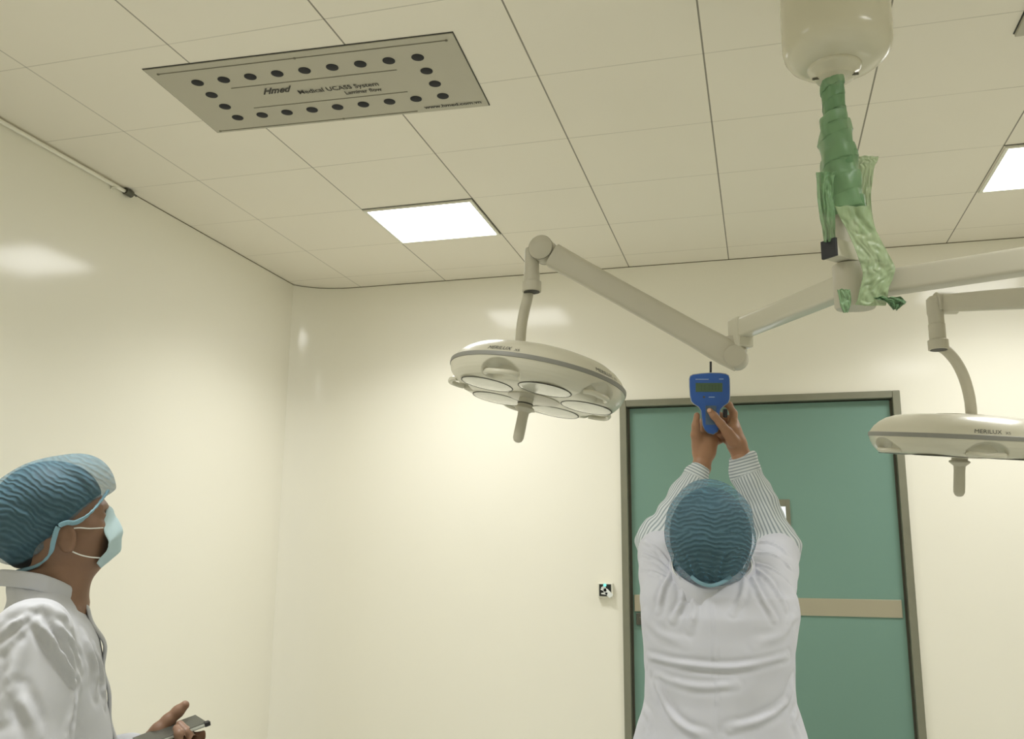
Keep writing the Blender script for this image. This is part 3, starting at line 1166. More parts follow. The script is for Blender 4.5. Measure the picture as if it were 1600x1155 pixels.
# ---- right lamp
lampR = thing('surgical_lamp', 'right surgical lamp cut by the photo edge, head seen edge-on above the door corner', 'surgical lamp', (AXX, AXY, ZH - 0.03), 'five lens surgical lamps')
hubR = np.array([AXX, AXY, ZH - 0.0])
aR0, aR1 = at_z(1362, 446, ZH), at_z(1600, 409, ZH)
dR = (aR1 - aR0) / np.linalg.norm(aR1 - aR0)
elbowR = aR0 + dR * 0.64
hub2 = aR0 - dR * 0.03
mb = MB().sweep([hub2, hub2 + dR * 0.05, elbowR - dR * 0.1, elbowR], lambda t: (0.025, 0.030), power=7, n=28)
build(mb, 'extension_arm', M['lamp_arm'], lampR, smooth=True, angle=40)
mb = MB().lathe([(0.036, 0.036), (0.038, 0.032), (0.038, -0.050), (0.034, -0.055)], hub2, (0, 0, 1), 36)
mb.obox((hub2 + hubR) / 2, (hub2 - hubR) / 2, np.cross((hub2 - hubR) / np.linalg.norm(hub2 - hubR), [0, 0, 1]) * 0.02, np.array([0, 0, 0.026]))
build(mb, 'hub_sleeve', M['lamp_arm'], lampR, smooth=True, angle=40)
jR = D(1478, 474, 3.0)
near = D(1600, 466, 2.5)
dS = (near - jR) / np.linalg.norm(near - jR)
# the spring arm comes back from the elbow beyond the frame
t_el = (elbowR[1] - jR[1]) / dS[1]
lowR = jR + dS * t_el
elb = np.array([lowR[0], lowR[1], 0])
mb = MB().lathe([(0.030, ZH + 0.034), (0.034, ZH + 0.030), (0.034, lowR[2] - 0.036), (0.030, lowR[2] - 0.04)], (elbowR[0], elbowR[1], 0), (0, 0, 1), 32)
build(mb, 'elbow', M['lamp_arm'], lampR, smooth=True, angle=40)
lowR = np.array([elbowR[0], elbowR[1], lowR[2]])
dS = (lowR - jR) / np.linalg.norm(lowR - jR)
LS = np.linalg.norm(lowR - jR)
mb = MB().sweep([jR + dS * LS * t for t in (0.02, 0.1, 0.3, 0.5, 0.7, 0.9, 1.0)], lambda t: (0.026, 0.0295 + 0.004 * t), power=5, n=28)
build(mb, 'spring_arm', M['lamp_arm'], lampR, smooth=True, angle=40)
hrR = np.cross(dS, [0, 0, 1.0])
hrR /= np.linalg.norm(hrR)
mb = MB().lathe([(0.033, -0.036), (0.037, -0.033), (0.037, 0.033), (0.033, 0.036)], jR, hrR, 44)
build(mb, 'upper_knuckle', M['lamp_arm'], lampR, smooth=True, angle=40)
yk = D(1461, 480, 3.0)
Ly = np.linalg.norm(D(1463, 548, 3.0) - yk)
mb = MB().lathe([(0.016, -0.036), (0.026, -0.026), (0.027, 0.02), (0.0245, 0.03), (0.0245, 0.058), (0.0262, 0.06), (0.0262, Ly - 0.034), (0.032, Ly - 0.031), (0.032, Ly), (0.027, Ly + 0.001)], yk, (0, 0, -1), 36)
yo = build(mb, 'yoke', M['lamp_arm'], lampR, smooth=True, angle=40)
mb = MB().lathe([(0.0265, Ly - 0.004), (0.0265, Ly + 0.002)], yk, (0, 0, -1), 36)
build(mb, 'yoke_bore', M['gasket'], yo)
vd = ray(1498, 690)
vd /= np.linalg.norm(vd)
iu = CU - vd * np.dot(CU, vd)
iu /= np.linalg.norm(iu)
ir = np.cross(vd, iu)
RR = 141 * 0.94 * 3.0 / 1407.0
cR = D(1500, 684, 3.0)
nR = lamp_normal(math.radians(0.5), math.radians(0.8))
tp = smooth_path([D(1466, 540, 3.0), D(1480, 549, 3.0), D(1495, 567, 3.0), D(1507, 592, 3.0), D(1515, 622, 3.0), D(1518, 650, 3.0), D(1518, 662, 3.0)], 6)
lamp_head(lampR, cR, nR, -vd, RR, [math.radians(8)], tp, 0.0, 0.018, 0.0, 43.0)


# ------------------------------------------------------------------ green plastic film wound round the column
film = thing('plastic_wrap', 'crumpled translucent green plastic film wound around the lamp column', 'plastic wrap', (AXX, AXY, 2.3))


def film_sheet(name, rows, dep, mt, seed, amp=0.006, nu=36, sub=12):
    """rows: (left px, right px, y); a crumpled hanging sheet"""
    r = np.random.RandomState(seed)
    rows = [np.asarray(q, float) for q in rows]
    cols = smooth_path(rows, sub)
    v, f = [], []
    ph = r.uniform(0, 6, 6)
    for i, (xl, xr, y) in enumerate(cols):
        for j in range(nu + 1):
            t = j / nu
            w = noise.noise(Vector((t * 2.2 + ph[0], i * 0.09, ph[1])))
            q = amp * (2.4 * noise.noise(Vector((t * 5 + w * 1.5 + ph[2], i * 0.07 + w, ph[3]))) + 1.0 * abs(noise.noise(Vector((t * 9 + ph[4] + i * 0.12, i * 0.16, ph[5])))))
            v.append(D(xl + (xr - xl) * t, y + 2.5 * noise.noise(Vector((t * 4, ph[3], i * 0.1))), dep + q))
    for i in range(len(cols) - 1):
        for j in range(nu):
            a = i * (nu + 1) + j
            f.append((a, a + 1, a + nu + 2, a + nu + 1))
    o = build(MB().add(v, f), name, mt, film, smooth=True, angle=0)
    sd = o.modifiers.new('film', 'SOLIDIFY')
    sd.thickness = 0.0006
    return o


def film_sleeve(name, rows, mt, seed, amp=0.006, n=40, sub=7):
    """rows: (left px, right px, y) silhouettes of the wound film about the column"""
    r = np.random.RandomState(seed)
    cols = smooth_path([np.asarray(q, float) for q in rows], sub)
    ph = r.uniform(0, 6, 8)
    rr = []
    for i, (xl, xr, y) in enumerate(cols):
        c = D((xl + xr) / 2, y, 2.235)
        R = (xr - xl) / 2 * 2.235 / FPX
        ring = []
        for j in range(n):
            a = 2 * math.pi * j / n
            q = 1 + 0.06 * math.sin(3 * a + 0.3 * i + ph[0]) + 0.05 * math.sin(5 * a - 0.45 * i + ph[1]) + 0.05 * math.sin(0.6 * i + a + ph[2])
            ring.append(c + (CR * math.cos(a) + np.array([CF[0], CF[1], 0]) * math.sin(a)) * R * q * np.array([1, 1, 1]) + np.array([0, 0, 0.006 * math.sin(2 * a + i + ph[3])]))
        rr.append(ring)
    return build(MB().rings(rr, cap=False), name, mt, film, smooth=True, angle=28)


film_sleeve('wound_sleeve', [(1287, 1316, 125), (1284, 1320, 138), (1285, 1319, 160), (1286, 1321, 180), (1287, 1325, 205), (1290, 1330, 220), (1288, 1336, 240), (1290, 1337, 262), (1293, 1340, 290), (1296, 1348, 315), (1300, 1350, 335)], M['film_dark'], 3)
film_sleeve('outer_sleeve', [(1283, 1324, 182), (1281, 1328, 200), (1282, 1333, 222), (1283, 1338, 245), (1284, 1339, 270), (1286, 1346, 300), (1287, 1351, 330)], M['film_mid'], 11)
film_sheet('left_flap', [(1275, 1306, 268), (1276, 1302, 285), (1277, 1303, 310), (1281, 1305, 340), (1285, 1305, 360), (1287, 1306, 379)], 2.19, M['film_mid'], 5, 0.004)
film_sheet('torn_corner', [(1338, 1373, 244), (1339, 1371, 252), (1340, 1366, 262), (1341, 1363, 285), (1343, 1361, 310), (1342, 1364, 340), (1342, 1370, 365)], 2.25, M['film_pale'], 8, 0.003)
film_sheet('hanging_flap', [(1304, 1358, 322), (1316, 1364, 348), (1328, 1374, 370), (1338, 1387, 395), (1345, 1398, 416), (1348, 1397, 430), (1344, 1389, 450), (1340, 1387, 466), (1336, 1384, 478)], 2.16, M['film_pale'], 9, 0.003)
film_sheet('lower_tail', [(1308, 1328, 452), (1311, 1330, 466), (1313, 1329, 478), (1318, 1324, 489)], 2.15, M['film_mid'], 21, 0.003)
film_sheet('bottom_rag', [(1364, 1406, 464), (1370, 1413, 468), (1385, 1416, 472), (1390, 1411, 477), (1396, 1402, 484)], 2.15, M['film_dark'], 17, 0.007)

# ================================================================== PEOPLE
def nrmz(v):
    v = np.asarray(v, float)
    return v / np.linalg.norm(v)


def finish(vol, parts=None, rel=1):
    V, F = vol.mesh()
    V = relax(V, F, rel, 0.4)
    return V, F, normals(V, F)


def head_shape(vol, c, f, u, r, k=0.02, nose=0.0, chin=0.0, ear=(0.0, 0.0)):
    """skull, brow, cheeks, jaw, nose, lips and chin about c; f forward, u up, r to the person's right"""
    P = lambda a, b, cc: c + f * a + u * b + r * cc
    vol.put(ell(P(-0.012, 0.018, 0), f, u, r, (0.098, 0.092, 0.076)), k)
    vol.put(ell(P(0.034, -0.045, 0), f, u, r, (0.056, 0.075, 0.060)), 0.03)
    vol.put(ell(P(0.060 - chin, -0.088 + 0.6 * chin, 0), f, u, r, (0.026, 0.022, 0.028)), 0.02)     # chin
    vol.put(ell(P(0.070, 0.022, 0), f, u, r, (0.020, 0.012, 0.050)), 0.018)     # brow
    for s in (-1, 1):
        vol.put(ell(P(0.062, -0.022, s * 0.040), f, u, r, (0.024, 0.020, 0.022)), 0.018)   # cheekbone
        vol.put(ell(P(0.086, 0.004, s * 0.031), f, u, r, (0.012, 0.010, 0.015)), 0.008, cut=True)
        vol.put(ell(P(0.074, 0.003, s * 0.031), f, u, r, (0.013, 0.011, 0.015)), 0.004)    # eyeball and lids
        # ear: rim, lobe, hollow
        e = P(ear[0], -0.022 + ear[1], s * 0.078)
        er = nrmz(r * s - f * 0.35)
        ef = nrmz(f + r * s * 0.35)
        vol.put(ell(e, ef, u, er, (0.019, 0.032, 0.009)), 0.006)
        vol.put(ell(e + er * 0.008 + ef * 0.003 + u * 0.003, ef, u, er, (0.011, 0.019, 0.007)), 0.004, cut=True)
    vol.put(cone(P(0.088, 0.010, 0), P(0.108 - nose, -0.030, 0), 0.008, 0.012), 0.012)   # nose
    for s in (-1, 1):
        vol.put(ell(P(0.096 - nose, -0.034, s * 0.011), f, u, r, (0.010, 0.008, 0.008)), 0.006)
    vol.put(ell(P(0.084, -0.058, 0), f, u, r, (0.010, 0.006, 0.022)), 0.006)
    vol.put(ell(P(0.081, -0.068, 0), f, u, r, (0.010, 0.006, 0.019)), 0.006)
    vol.put(ell(P(0.094, -0.063, 0), f, u, r, (0.012, 0.0015, 0.022)), 0.002, cut=True)


def mask_mesh(face, side_s, n=21, mrow=33):
    """face(v) centre profile point, side(v, s) border point; pleated panel"""
    v, f = [], []
    for i in range(mrow):
        t = i / (mrow - 1)
        for j in range(n):
            q = 2 * j / (n - 1) - 1
            v.append(face(t, q))
    for i in range(mrow - 1):
        for j in range(n - 1):
            a = i * n + j
            f.append((a, a + 1, a + n + 1, a + n))
    return MB().add(v, f)


def shoe(parent, c, f, r):
    P = lambda a, b, h: c + f * a + r * b + np.array([0, 0, h])
    vol = Vol(np.asarray(c) - [0.24, 0.24, 0.01], np.asarray(c) + [0.24, 0.24, 0.16], 0.006)
    vol.put(cone(P(-0.06, 0, 0.045), P(0.10, 0, 0.035), 0.042, 0.040), 0.02)
    vol.put(cone(P(0.08, 0, 0.032), P(0.15, 0, 0.030), 0.042, 0.034), 0.02)
    vol.put(cone(P(-0.05, 0, 0.05), P(-0.05, 0, 0.11), 0.042, 0.045), 0.02)
    vol.clip(P(0, 0, 0.002), (0, 0, -1))
    V, F, N = finish(vol)
    surf_obj('shoe', V, F, M['shoe'], parent)


# ------------------------------------------------------------------ the man reading the meter (seen from behind)
HA = D(1110, 833, 2.21)
GA = np.array([HA[0], HA[1] + 0.03, 0.0])
man = thing('person', 'person in a white lab coat seen from behind, both arms raised holding a blue meter', 'person', GA)
hf, hu, hr = nrmz((0.02, 0.80, 0.58)), None, np.array([1.0, -0.02, 0.0])
hu = nrmz(np.cross(hr, hf))
hr = nrmz(np.cross(hf, hu))

shL, shR = D(1046, 926, 2.27), D(1200, 924, 2.27)
elL, elR = D(1029, 846, 2.50), D(1217, 853, 2.50)
wrL, wrR = D(1097, 731, 2.57), D(1158, 716, 2.57)

# body: head, neck, trunk and arms as one surface; the hands are finer
vol = Vol(GA + [-0.32, -0.24, 0.82], GA + [0.32, 0.52, 1.86], 0.0045)
head_shape(vol, HA - hu * 0.01, hf, hu, hr)
nk = D(1110, 945, 2.30)
vol.put(cone(HA - hu * 0.06 - hf * 0.02, nk, 0.056, 0.062), 0.03)
cyA = GA[1] + 0.01
ctr = lambda x, y, d: (D(x, y, d)[0], D(x, y, d)[1])
vol.put(loft([(0.86, (GA[0], cyA), 0.15, 0.095), (1.05, (GA[0], cyA), 0.145, 0.09), (1.25, (GA[0], cyA), 0.155, 0.095), (1.36, (GA[0], cyA), 0.13, 0.075)], (1, 0), (0, 1)), 0.03)
for s, e, w in ((shL, elL, wrL), (shR, elR, wrR)):
    vol.put(cone(s, e, 0.050, 0.040), 0.03)
    vol.put(cone(e, w, 0.040, 0.026), 0.015)
bodyVF = finish(vol)[:2]

hv = Vol(D(1060, 745, 2.48), D(1195, 610, 2.70) + [0.0, 0.10, 0.0], 0.0019)
lo = np.minimum(D(1060, 745, 2.48), D(1195, 610, 2.70)) - 0.01
hi = np.maximum(D(1060, 745, 2.48), D(1195, 610, 2.70)) + 0.01
hv = Vol(lo, hi, 0.0019)


def hchain(pts, radii, k=0.007):
    chain(hv, [D(*p) for p in pts], radii, k)


# right hand
hchain([(1163, 733, 2.565), (1158, 712, 2.575), (1151, 694, 2.58), (1144, 674, 2.585)], [0.0265, 0.0245, 0.026, 0.024], 0.012)
hchain([(1152, 694, 2.592), (1147, 664, 2.598)], [0.024, 0.016], 0.012)
hchain([(1146, 690, 2.560), (1137, 676, 2.552), (1126, 662, 2.5445), (1116, 650, 2.543), (1109, 642, 2.545)], [0.0185, 0.0150, 0.0115, 0.0105, 0.0085], 0.006)
hchain([(1147, 664, 2.600), (1146, 646, 2.606), (1139, 633, 2.614), (1120, 629, 2.616)], [0.0125, 0.0105, 0.0095, 0.008])
hchain([(1146, 672, 2.606), (1142, 656, 2.620), (1124, 649, 2.626), (1107, 648, 2.622)], [0.0125, 0.0105, 0.0095, 0.008])
hchain([(1143, 682, 2.606), (1136, 669, 2.624), (1118, 665, 2.630), (1103, 664, 2.626)], [0.012, 0.010, 0.009, 0.0075])
hchain([(1139, 691, 2.602), (1128, 684, 2.619), (1114, 681, 2.624)], [0.0115, 0.009, 0.0075])
rightVF = finish(hv)[:2]
hv = Vol(lo, hi, 0.0019)
# left hand
hchain([(1088, 746, 2.56), (1096, 728, 2.57), (1101, 707, 2.583), (1103, 690, 2.592)], [0.026, 0.0235, 0.027, 0.027], 0.012)
hchain([(1095, 706, 2.584), (1092, 686, 2.59)], [0.024, 0.021], 0.012)
hchain([(1105, 704, 2.590), (1112, 688, 2.600)], [0.024, 0.020], 0.012)
hchain([(1091, 697, 2.580), (1087, 680, 2.572), (1087, 665, 2.568), (1089, 649, 2.566)], [0.018, 0.0135, 0.0108, 0.0085], 0.006)
hchain([(1095, 678, 2.605), (1098, 660, 2.630), (1113, 652, 2.648), (1128, 650, 2.648)], [0.0125, 0.0105, 0.0095, 0.008])
hchain([(1103, 680, 2.612), (1110, 668, 2.640), (1125, 663, 2.650), (1138, 662, 2.646)], [0.0125, 0.0105, 0.0095, 0.008])
hchain([(1111, 685, 2.612), (1119, 677, 2.636), (1131, 675, 2.646)], [0.012, 0.010, 0.0085])
hchain([(1115, 693, 2.604), (1124, 688, 2.620), (1132, 686, 2.628)], [0.0115, 0.0095, 0.008])
leftVF = finish(hv)[:2]
V, F = joinVF([bodyVF, rightVF, leftVF])
body = surf_obj('body', V, F, M['skin_back'], man)
for p, q, sz in (((1108.2, 641.2), 2.5365, 0.0058),):
    c = D(p[0], p[1], q)
    mb = MB().lathe([(0.0058, 0), (0.0050, 0.0012), (0.002, 0.0018)], c, nrmz(-CF + CU * 0.25 - CR * 0.2), 16)
    o = build(mb, 'thumbnail', M['nail'], body, smooth=True)

# hair
vol = Vol(HA - 0.17, HA + 0.17, 0.004)
vol.put(ell(HA - hf * 0.012 + hu * 0.015, hf, hu, hr, (0.108, 0.104, 0.088)), 0.02)
vol.put(ell(HA + np.array([0, 0.004, -0.006]), hr, (0, 0, 1), (0, 1, 0), (0.0985, 0.114, 0.128)), 0.01)
vol.put(cone(HA - hf * 0.06 - hu * 0.05, HA - hf * 0.05 - hu * 0.085, 0.05, 0.042), 0.02)
vol.clip(HA + hf * 0.055, hf * 0.9 - hu * 0.25)
V, F, N = finish(vol)
surf_obj('hair', V, F, M['hair'], man)

# bouffant cap
vol = Vol(HA - 0.19, HA + 0.19, 0.003)
vol.put(ell(HA - hf * 0.004 + hu * 0.006, hr, (0, 0, 1), (0, 1, 0), (0.1085, 0.128, 0.142)), 0.02)
vol.put(ell(D(1112, 876, 2.165), CR, CU, CF, (0.078, 0.062, 0.05)), 0.03)
vol.clip(HA + hf * 0.045 - hu * 0.04, hf * 0.75 - hu * 0.66)
V, F, N = finish(vol)
V = wobble(V, N, 0.0022, 55, 5)
N = normals(V, F)
V = folds(vol, V, N, [([(1078, 868), (1084, 890), (1094, 911)], 0.006, 0.006), ([(1128, 858), (1122, 885), (1116, 911)], 0.007, 0.006), ([(1056, 860), (1066, 885), (1082, 905)], 0.004, 0.006),
                      ([(1160, 862), (1150, 888), (1132, 908)], 0.004, 0.006), ([(1100, 880), (1104, 900), (1108, 913)], 0.004, 0.005)])
rel = V - HA
rip = rel[:, 2] + 0.9 * rel[:, 0] ** 2 * np.where(rel[:, 2] < 0, -2, 1) * -1 + 0.004 * np.sin(rel[:, 0] * 70)
surf_obj('surgical_cap', V, F, M['cap_back'], man, {'ripple': rip})
# knot of gathered elastic at the nape
mb = MB().tube(smooth_path([D(1080, 901, 2.115), D(1094, 911, 2.105), D(1110, 915, 2.103), D(1126, 911, 2.107), D(1142, 902, 2.118)], 6), 0.0045, 10)
build(mb, 'cap_elastic', M['cap_edge'], man, smooth=True)

# mask with its two ear loops
FA = lambda a, b, c: HA - hu * 0.01 + hf * a + hu * b + hr * c


def faceA(t, q):
    prof = [(0.104, 0.012), (0.116, -0.012), (0.122, -0.035), (0.114, -0.062), (0.098, -0.088), (0.076, -0.104)]
    k = t * (len(prof) - 1)
    i = min(int(k), len(prof) - 2)
    a = prof[i][0] * (1 - k + i) + prof[i + 1][0] * (k - i)
    b = prof[i][1] * (1 - k + i) + prof[i + 1][1] * (k - i)
    return FA(a - 0.055 * abs(q) ** 2.2 + 0.002 * math.sin(t * 22), b + 0.006 * abs(q), 0.066 * q)


mk = build(mask_mesh(faceA, None), 'face_mask', M['mask'], man, smooth=True, angle=0)
mk.modifiers.new('sheet', 'SOLIDIFY').thickness = 0.002
for s, pts in ((-1, [(1052, 872, 2.20), (1050, 882, 2.175), (1053, 893, 2.16), (1058, 899, 2.165)]), (1, [(1169, 868, 2.20), (1174, 878, 2.175), (1174, 890, 2.16), (1168, 898, 2.165)])):
    e = FA(0.05, -0.03, s * 0.068)
    P3 = [e, FA(0.02, -0.03, s * 0.09)] + [D(*p) for p in pts]
    build(MB().tube(smooth_path(P3, 6), 0.0014, 8), 'ear_loop', M['strap'], mk, smooth=True)

# lab coat, sleeves pushed up to the elbows
vol = Vol(GA + [-0.34, -0.26, 0.55], GA + [0.36, 0.40, 1.56], 0.0042)
DA = 2.25


def arow(y, xl, xr, depth, z=None):
    a, b = D(xl, y, DA), D(xr, y, DA)
    return (a[2] if z is None else z, ((a[0] + b[0]) / 2, cyA), (b[0] - a[0]) / 2, depth)


rows = [arow(1155, 975, 1275, 0.165, 0.55), arow(1155, 985, 1266, 0.155, 0.80), arow(1155, 990, 1261, 0.145), arow(1120, 998, 1250, 0.138), arow(1085, 1008, 1241, 0.132), arow(1045, 1011, 1240, 0.130),
        arow(1000, 1008, 1243, 0.130), arow(960, 1008, 1243, 0.126), arow(930, 1022, 1232, 0.112), arow(908, 1050, 1180, 0.09), arow(893, 1070, 1152, 0.075)]
vol.put(loft(rows, (1, 0), (0, 1), 2.4), 0.02)
vol.put(ell(D(1064, 965, 2.20), CR, CU, CF, (0.085, 0.10, 0.05)), 0.04)
vol.put(ell(D(1190, 965, 2.20), CR, CU, CF, (0.085, 0.10, 0.05)), 0.04)
for s, e in ((shL, elL), (shR, elR)):
    d = nrmz(e - s)
    end = s + (e - s) * 0.74
    vol.put(cone(s - d * 0.02, end + d * 0.05, 0.069, 0.061), 0.035)
    # open end of the pushed-up sleeve
    vol.put(cone(end + d * 0.085, end + d * 0.20, 0.085, 0.085), 0.006, cut=True)
V, F, N = finish(vol)
V = wobble(V, N, 0.0032, 26, 2)
V = wobble(V, N, 0.0012, 70, 3)
N = normals(V, F)
fa = 0.0075
V = folds(vol, V, N, [
    ([(1013, 1026), (1074, 1039), (1152, 1043), (1231, 1025)], 0.0054, 0.0064), ([(1024, 1062), (1041, 1106), (1069, 1137), (1102, 1150)], 0.0065, 0.0075),
    ([(1240, 1062), (1224, 1101), (1188, 1126), (1141, 1139)], 0.0065, 0.0075), ([(1016, 1050), (1059, 1067), (1100, 1074), (1150, 1070)], 0.0036, 0.0067),
    ([(1051, 892), (1036, 920), (1028, 955)], 0.0065, 0.0060), ([(1062, 900), (1067, 931), (1052, 970)], 0.0072, 0.0060), ([(1078, 925), (1086, 950), (1078, 985)], 0.0050, 0.0067),
    ([(1172, 900), (1188, 931), (1210, 968)], 0.0072, 0.0060), ([(1162, 902), (1159, 931), (1145, 958)], 0.0058, 0.0060), ([(1180, 890), (1205, 912), (1228, 950)], 0.0058, 0.0060),
    ([(1006, 846), (1028, 860), (1048, 886)], 0.0058, 0.0045), ([(1003, 866), (1024, 876), (1046, 892)], 0.0050, 0.0045), ([(1001, 890), (1022, 896), (1044, 905)], 0.0043, 0.0045),
    ([(1180, 846), (1208, 850), (1232, 866)], 0.0058, 0.0045), ([(1178, 864), (1208, 868), (1236, 888)], 0.0050, 0.0045), ([(1180, 882), (1206, 890), (1236, 912)], 0.0043, 0.0045),
    ([(1005, 960), (1030, 990), (1070, 1005)], 0.0029, 0.0090), ([(1244, 960), (1222, 992), (1180, 1006)], 0.0029, 0.0090),
    ([(1113, 944), (1116, 1023), (1120, 1090), (1121, 1152)], 0.0022, 0.0030), ([(1000, 1105), (1012, 1125), (1010, 1154)], 0.0043, 0.0075), ([(1246, 1105), (1240, 1128), (1248, 1154)], 0.0043, 0.0075)])
coatA = surf_obj('lab_coat', V, F, M['coat_white'], man)
# stand-up collar
pts = smooth_path([D(1052, 880, 2.28), D(1049, 898, 2.225), D(1060, 914, 2.172), D(1084, 930, 2.132), D(1111, 936, 2.122), D(1139, 931, 2.130), D(1164, 915, 2.168), D(1177, 898, 2.22), D(1173, 880, 2.28)], 6)
mb = MB().sweep(pts, lambda t: (0.005, 0.023), power=3, n=16)
build(mb, 'collar', M['coat_white'], coatA, smooth=True, angle=60)

# striped shirt sleeves with cuffs
for s, e, w, cuff0, cuff1, ra, rb in ((shL, elL, wrL, D(1086, 748, 2.565), D(1097, 728, 2.57), 0.056, 0.035), (shR, elR, wrR, D(1167, 741, 2.565), D(1158, 712, 2.572), 0.054, 0.040)):
    lo = np.minimum(np.minimum(s, e), w) - 0.09
    hi = np.maximum(np.maximum(s, e), w) + 0.09
    vol = Vol(lo, hi, 0.0036)
    vol.put(cone(s + (e - s) * 0.55, e, 0.054, ra), 0.02)
    out = nrmz(e - (s + w) / 2)
    vol.put(cone(e, cuff0, ra, rb * 1.12), 0.025)
    cd = nrmz(cuff1 - cuff0)
    vol.put(cone(cuff0, cuff1 + cd * 0.03, rb, rb * 0.86), 0.008)
    vol.clip(cuff1, cd, 0.002)
    V, F, N = finish(vol)
    V = wobble(V, N, 0.0034, 60, 9)
    V = wobble(V, N, 0.0018, 110, 12)
    ax = nrmz(cuff0 - e)
    t = (V - e) @ ax
    Lc = np.linalg.norm(cuff0 - e)
    q = V - e - t[:, None] * ax
    a1 = nrmz(np.cross(ax, CF))
    a2 = np.cross(a1, ax)
    ang = np.arctan2(q @ a2, q @ a1)
    st = np.where(t > Lc - 0.004, ((V - cuff0) @ cd) / 0.0085, ang / (2 * math.pi) * 32)
    sl = surf_obj('shirt_sleeve', V, F, M['shirt'], man, {'stripe': st})
    if s is shR:
        N = normals(V, F)

# trousers and shoes
vol = Vol(GA + [-0.25, -0.2, 0.06], GA + [0.25, 0.22, 0.98], 0.008)
vol.put(loft([(0.80, (GA[0], cyA), 0.155, 0.105), (0.96, (GA[0], cyA), 0.148, 0.10)], (1, 0), (0, 1)), 0.03)
for sg in (-1, 1):
    vol.put(cone((GA[0] + sg * 0.085, cyA, 0.84), (GA[0] + sg * 0.105, cyA, 0.46), 0.085, 0.068), 0.02)
    vol.put(cone((GA[0] + sg * 0.105, cyA, 0.46), (GA[0] + sg * 0.115, cyA - 0.02, 0.10), 0.068, 0.058), 0.02)
V, F, N = finish(vol)
V = wobble(V, N, 0.003, 30, 21)
surf_obj('trousers', V, F, M['trousers'], man)
for sg in (-1, 1):
    shoe(man, (GA[0] + sg * 0.12, cyA - 0.01, 0.0), np.array([sg * 0.12, 0.99, 0]), np.array([0.99, -sg * 0.12, 0]))

# ------------------------------------------------------------------ the blue particle meter
DF = 2.556
mc = D(1110, 632, DF)
mt = thing('air_meter', 'blue handheld particle meter with a green display, held up in both hands', 'meter', mc)


def outline(pts, d):
    return [D(x, y, d) for x, y in pts]


OUT = [(1077.3, 592), (1078.5, 588), (1083, 585.6), (1095, 584), (1110, 583), (1125, 583.3), (1134, 584.6), (1138.5, 587), (1139.8, 592), (1140.2, 610), (1140, 624), (1137.5, 629.5), (1130, 635), (1125.5, 640), (1124, 646), (1124, 660), (1123.5, 669), (1120.5, 675),
       (1114.5, 678.6), (1106.5, 677), (1101, 671.5), (1098, 664), (1096.4, 650), (1095.6, 642), (1092, 636), (1084.5, 631.5), (1080.3, 627), (1078.4, 618), (1077.5, 604)]
cx, cy = 1110, 628


def grow(pts, k):
    out = []
    for i, (x, y) in enumerate(pts):
        a, b = np.array(pts[i - 1]), np.array(pts[(i + 1) % len(pts)])
        t = nrmz(b - a)
        out.append((x - t[1] * -k, y + t[0] * -k))
    return out


def prism(levels):
    return MB().rings([outline(grow(OUT, k), d) for k, d in levels][::-1])


build(prism([(-1.6, DF), (-0.5, DF + 0.001), (0.0, DF + 0.004), (0.0, DF + 0.011)]), 'front_shell', M['blue_shell'], mt, smooth=True, angle=40)
build(prism([(0.2, DF + 0.011), (0.9, DF + 0.013), (0.9, DF + 0.028), (-1.0, DF + 0.034), (-3.0, DF + 0.036)]), 'back_shell', M['grey_shell'], mt, smooth=True, angle=40)


def plate(x0, y0, x1, y1, d0, d1, name, mtr, parent, bevel=0.0):
    a, b, c, e = D(x0, y0, d0), D(x1, y0, d0), D(x1, y1, d0), D(x0, y1, d0)
    k = CF * (d1 - d0)
    mb = MB().add([e, c, b, a, e + k, c + k, b + k, a + k], [(0, 1, 2, 3), (7, 6, 5, 4), (0, 4, 5, 1), (1, 5, 6, 2), (2, 6, 7, 3), (3, 7, 4, 0)])
    return build(mb, name, mtr, parent, bevel=bevel)


sc = plate(1087, 598.5, 1129, 612.5, DF - 0.0012, DF + 0.002, 'display', M['lcd'], mt, 0.0006)
mb = MB()
for x in (1096, 1101, 1108, 1113, 1118, 1123):
    for y0, y1 in ((601.5, 605.2), (606.0, 609.8)):
        mb.obox(D(x, (y0 + y1) / 2, DF - 0.0014), CR * 0.0006, CU * (y1 - y0) / 2 * DF / FPX, CF * 0.0003)
build(mb, 'display_segments', M['lcd_ink'], sc)
kp = plate(1102.5, 634, 1119.5, 664, DF - 0.0014, DF + 0.002, 'keypad', M['keypad'], mt, 0.001)
for x, y, hw in ((1097, 592.8, 0.0185), (1127, 592.4, 0.0062), (1112, 620.6, 0.0082)):
    build(MB().obox(D(x, y, DF - 0.0006), CR * hw, CU * 0.0008, CF * 0.0008), 'front_print', M['pale_print'], mt)
mb = MB().lathe([(0.0034, 0), (0.0030, 0.001)], D(1100, 620.5, DF), -CF, 14)
build(mb, 'emblem', M['print'], mt)
mb = MB().tube([D(1110.5, 586, DF + 0.016), D(1110.5, 565, DF + 0.016)], lambda t: 0.0031, 14)
build(mb, 'inlet_tube', M['black_cap'], mt, smooth=True, angle=40)
mb = MB().obox(D(1133, 646, DF + 0.020), CR * 0.0055, CU * 0.012, CF * 0.008)
build(mb, 'side_button', M['black_cap'], mt, bevel=0.002)

# ------------------------------------------------------------------ the man with the phone (seen from his right side)
OB = D(86, 806, 1.90)
BF = np.array([math.sin(math.radians(50)), math.cos(math.radians(50)), 0.0])
BS = np.array([BF[1], -BF[0], 0.0])          # his right, towards the camera
UZ = np.array([0, 0, 1.0])


def B(x, y, s=0.0):
    return on_plane(x, y, OB + BS * s, BS)


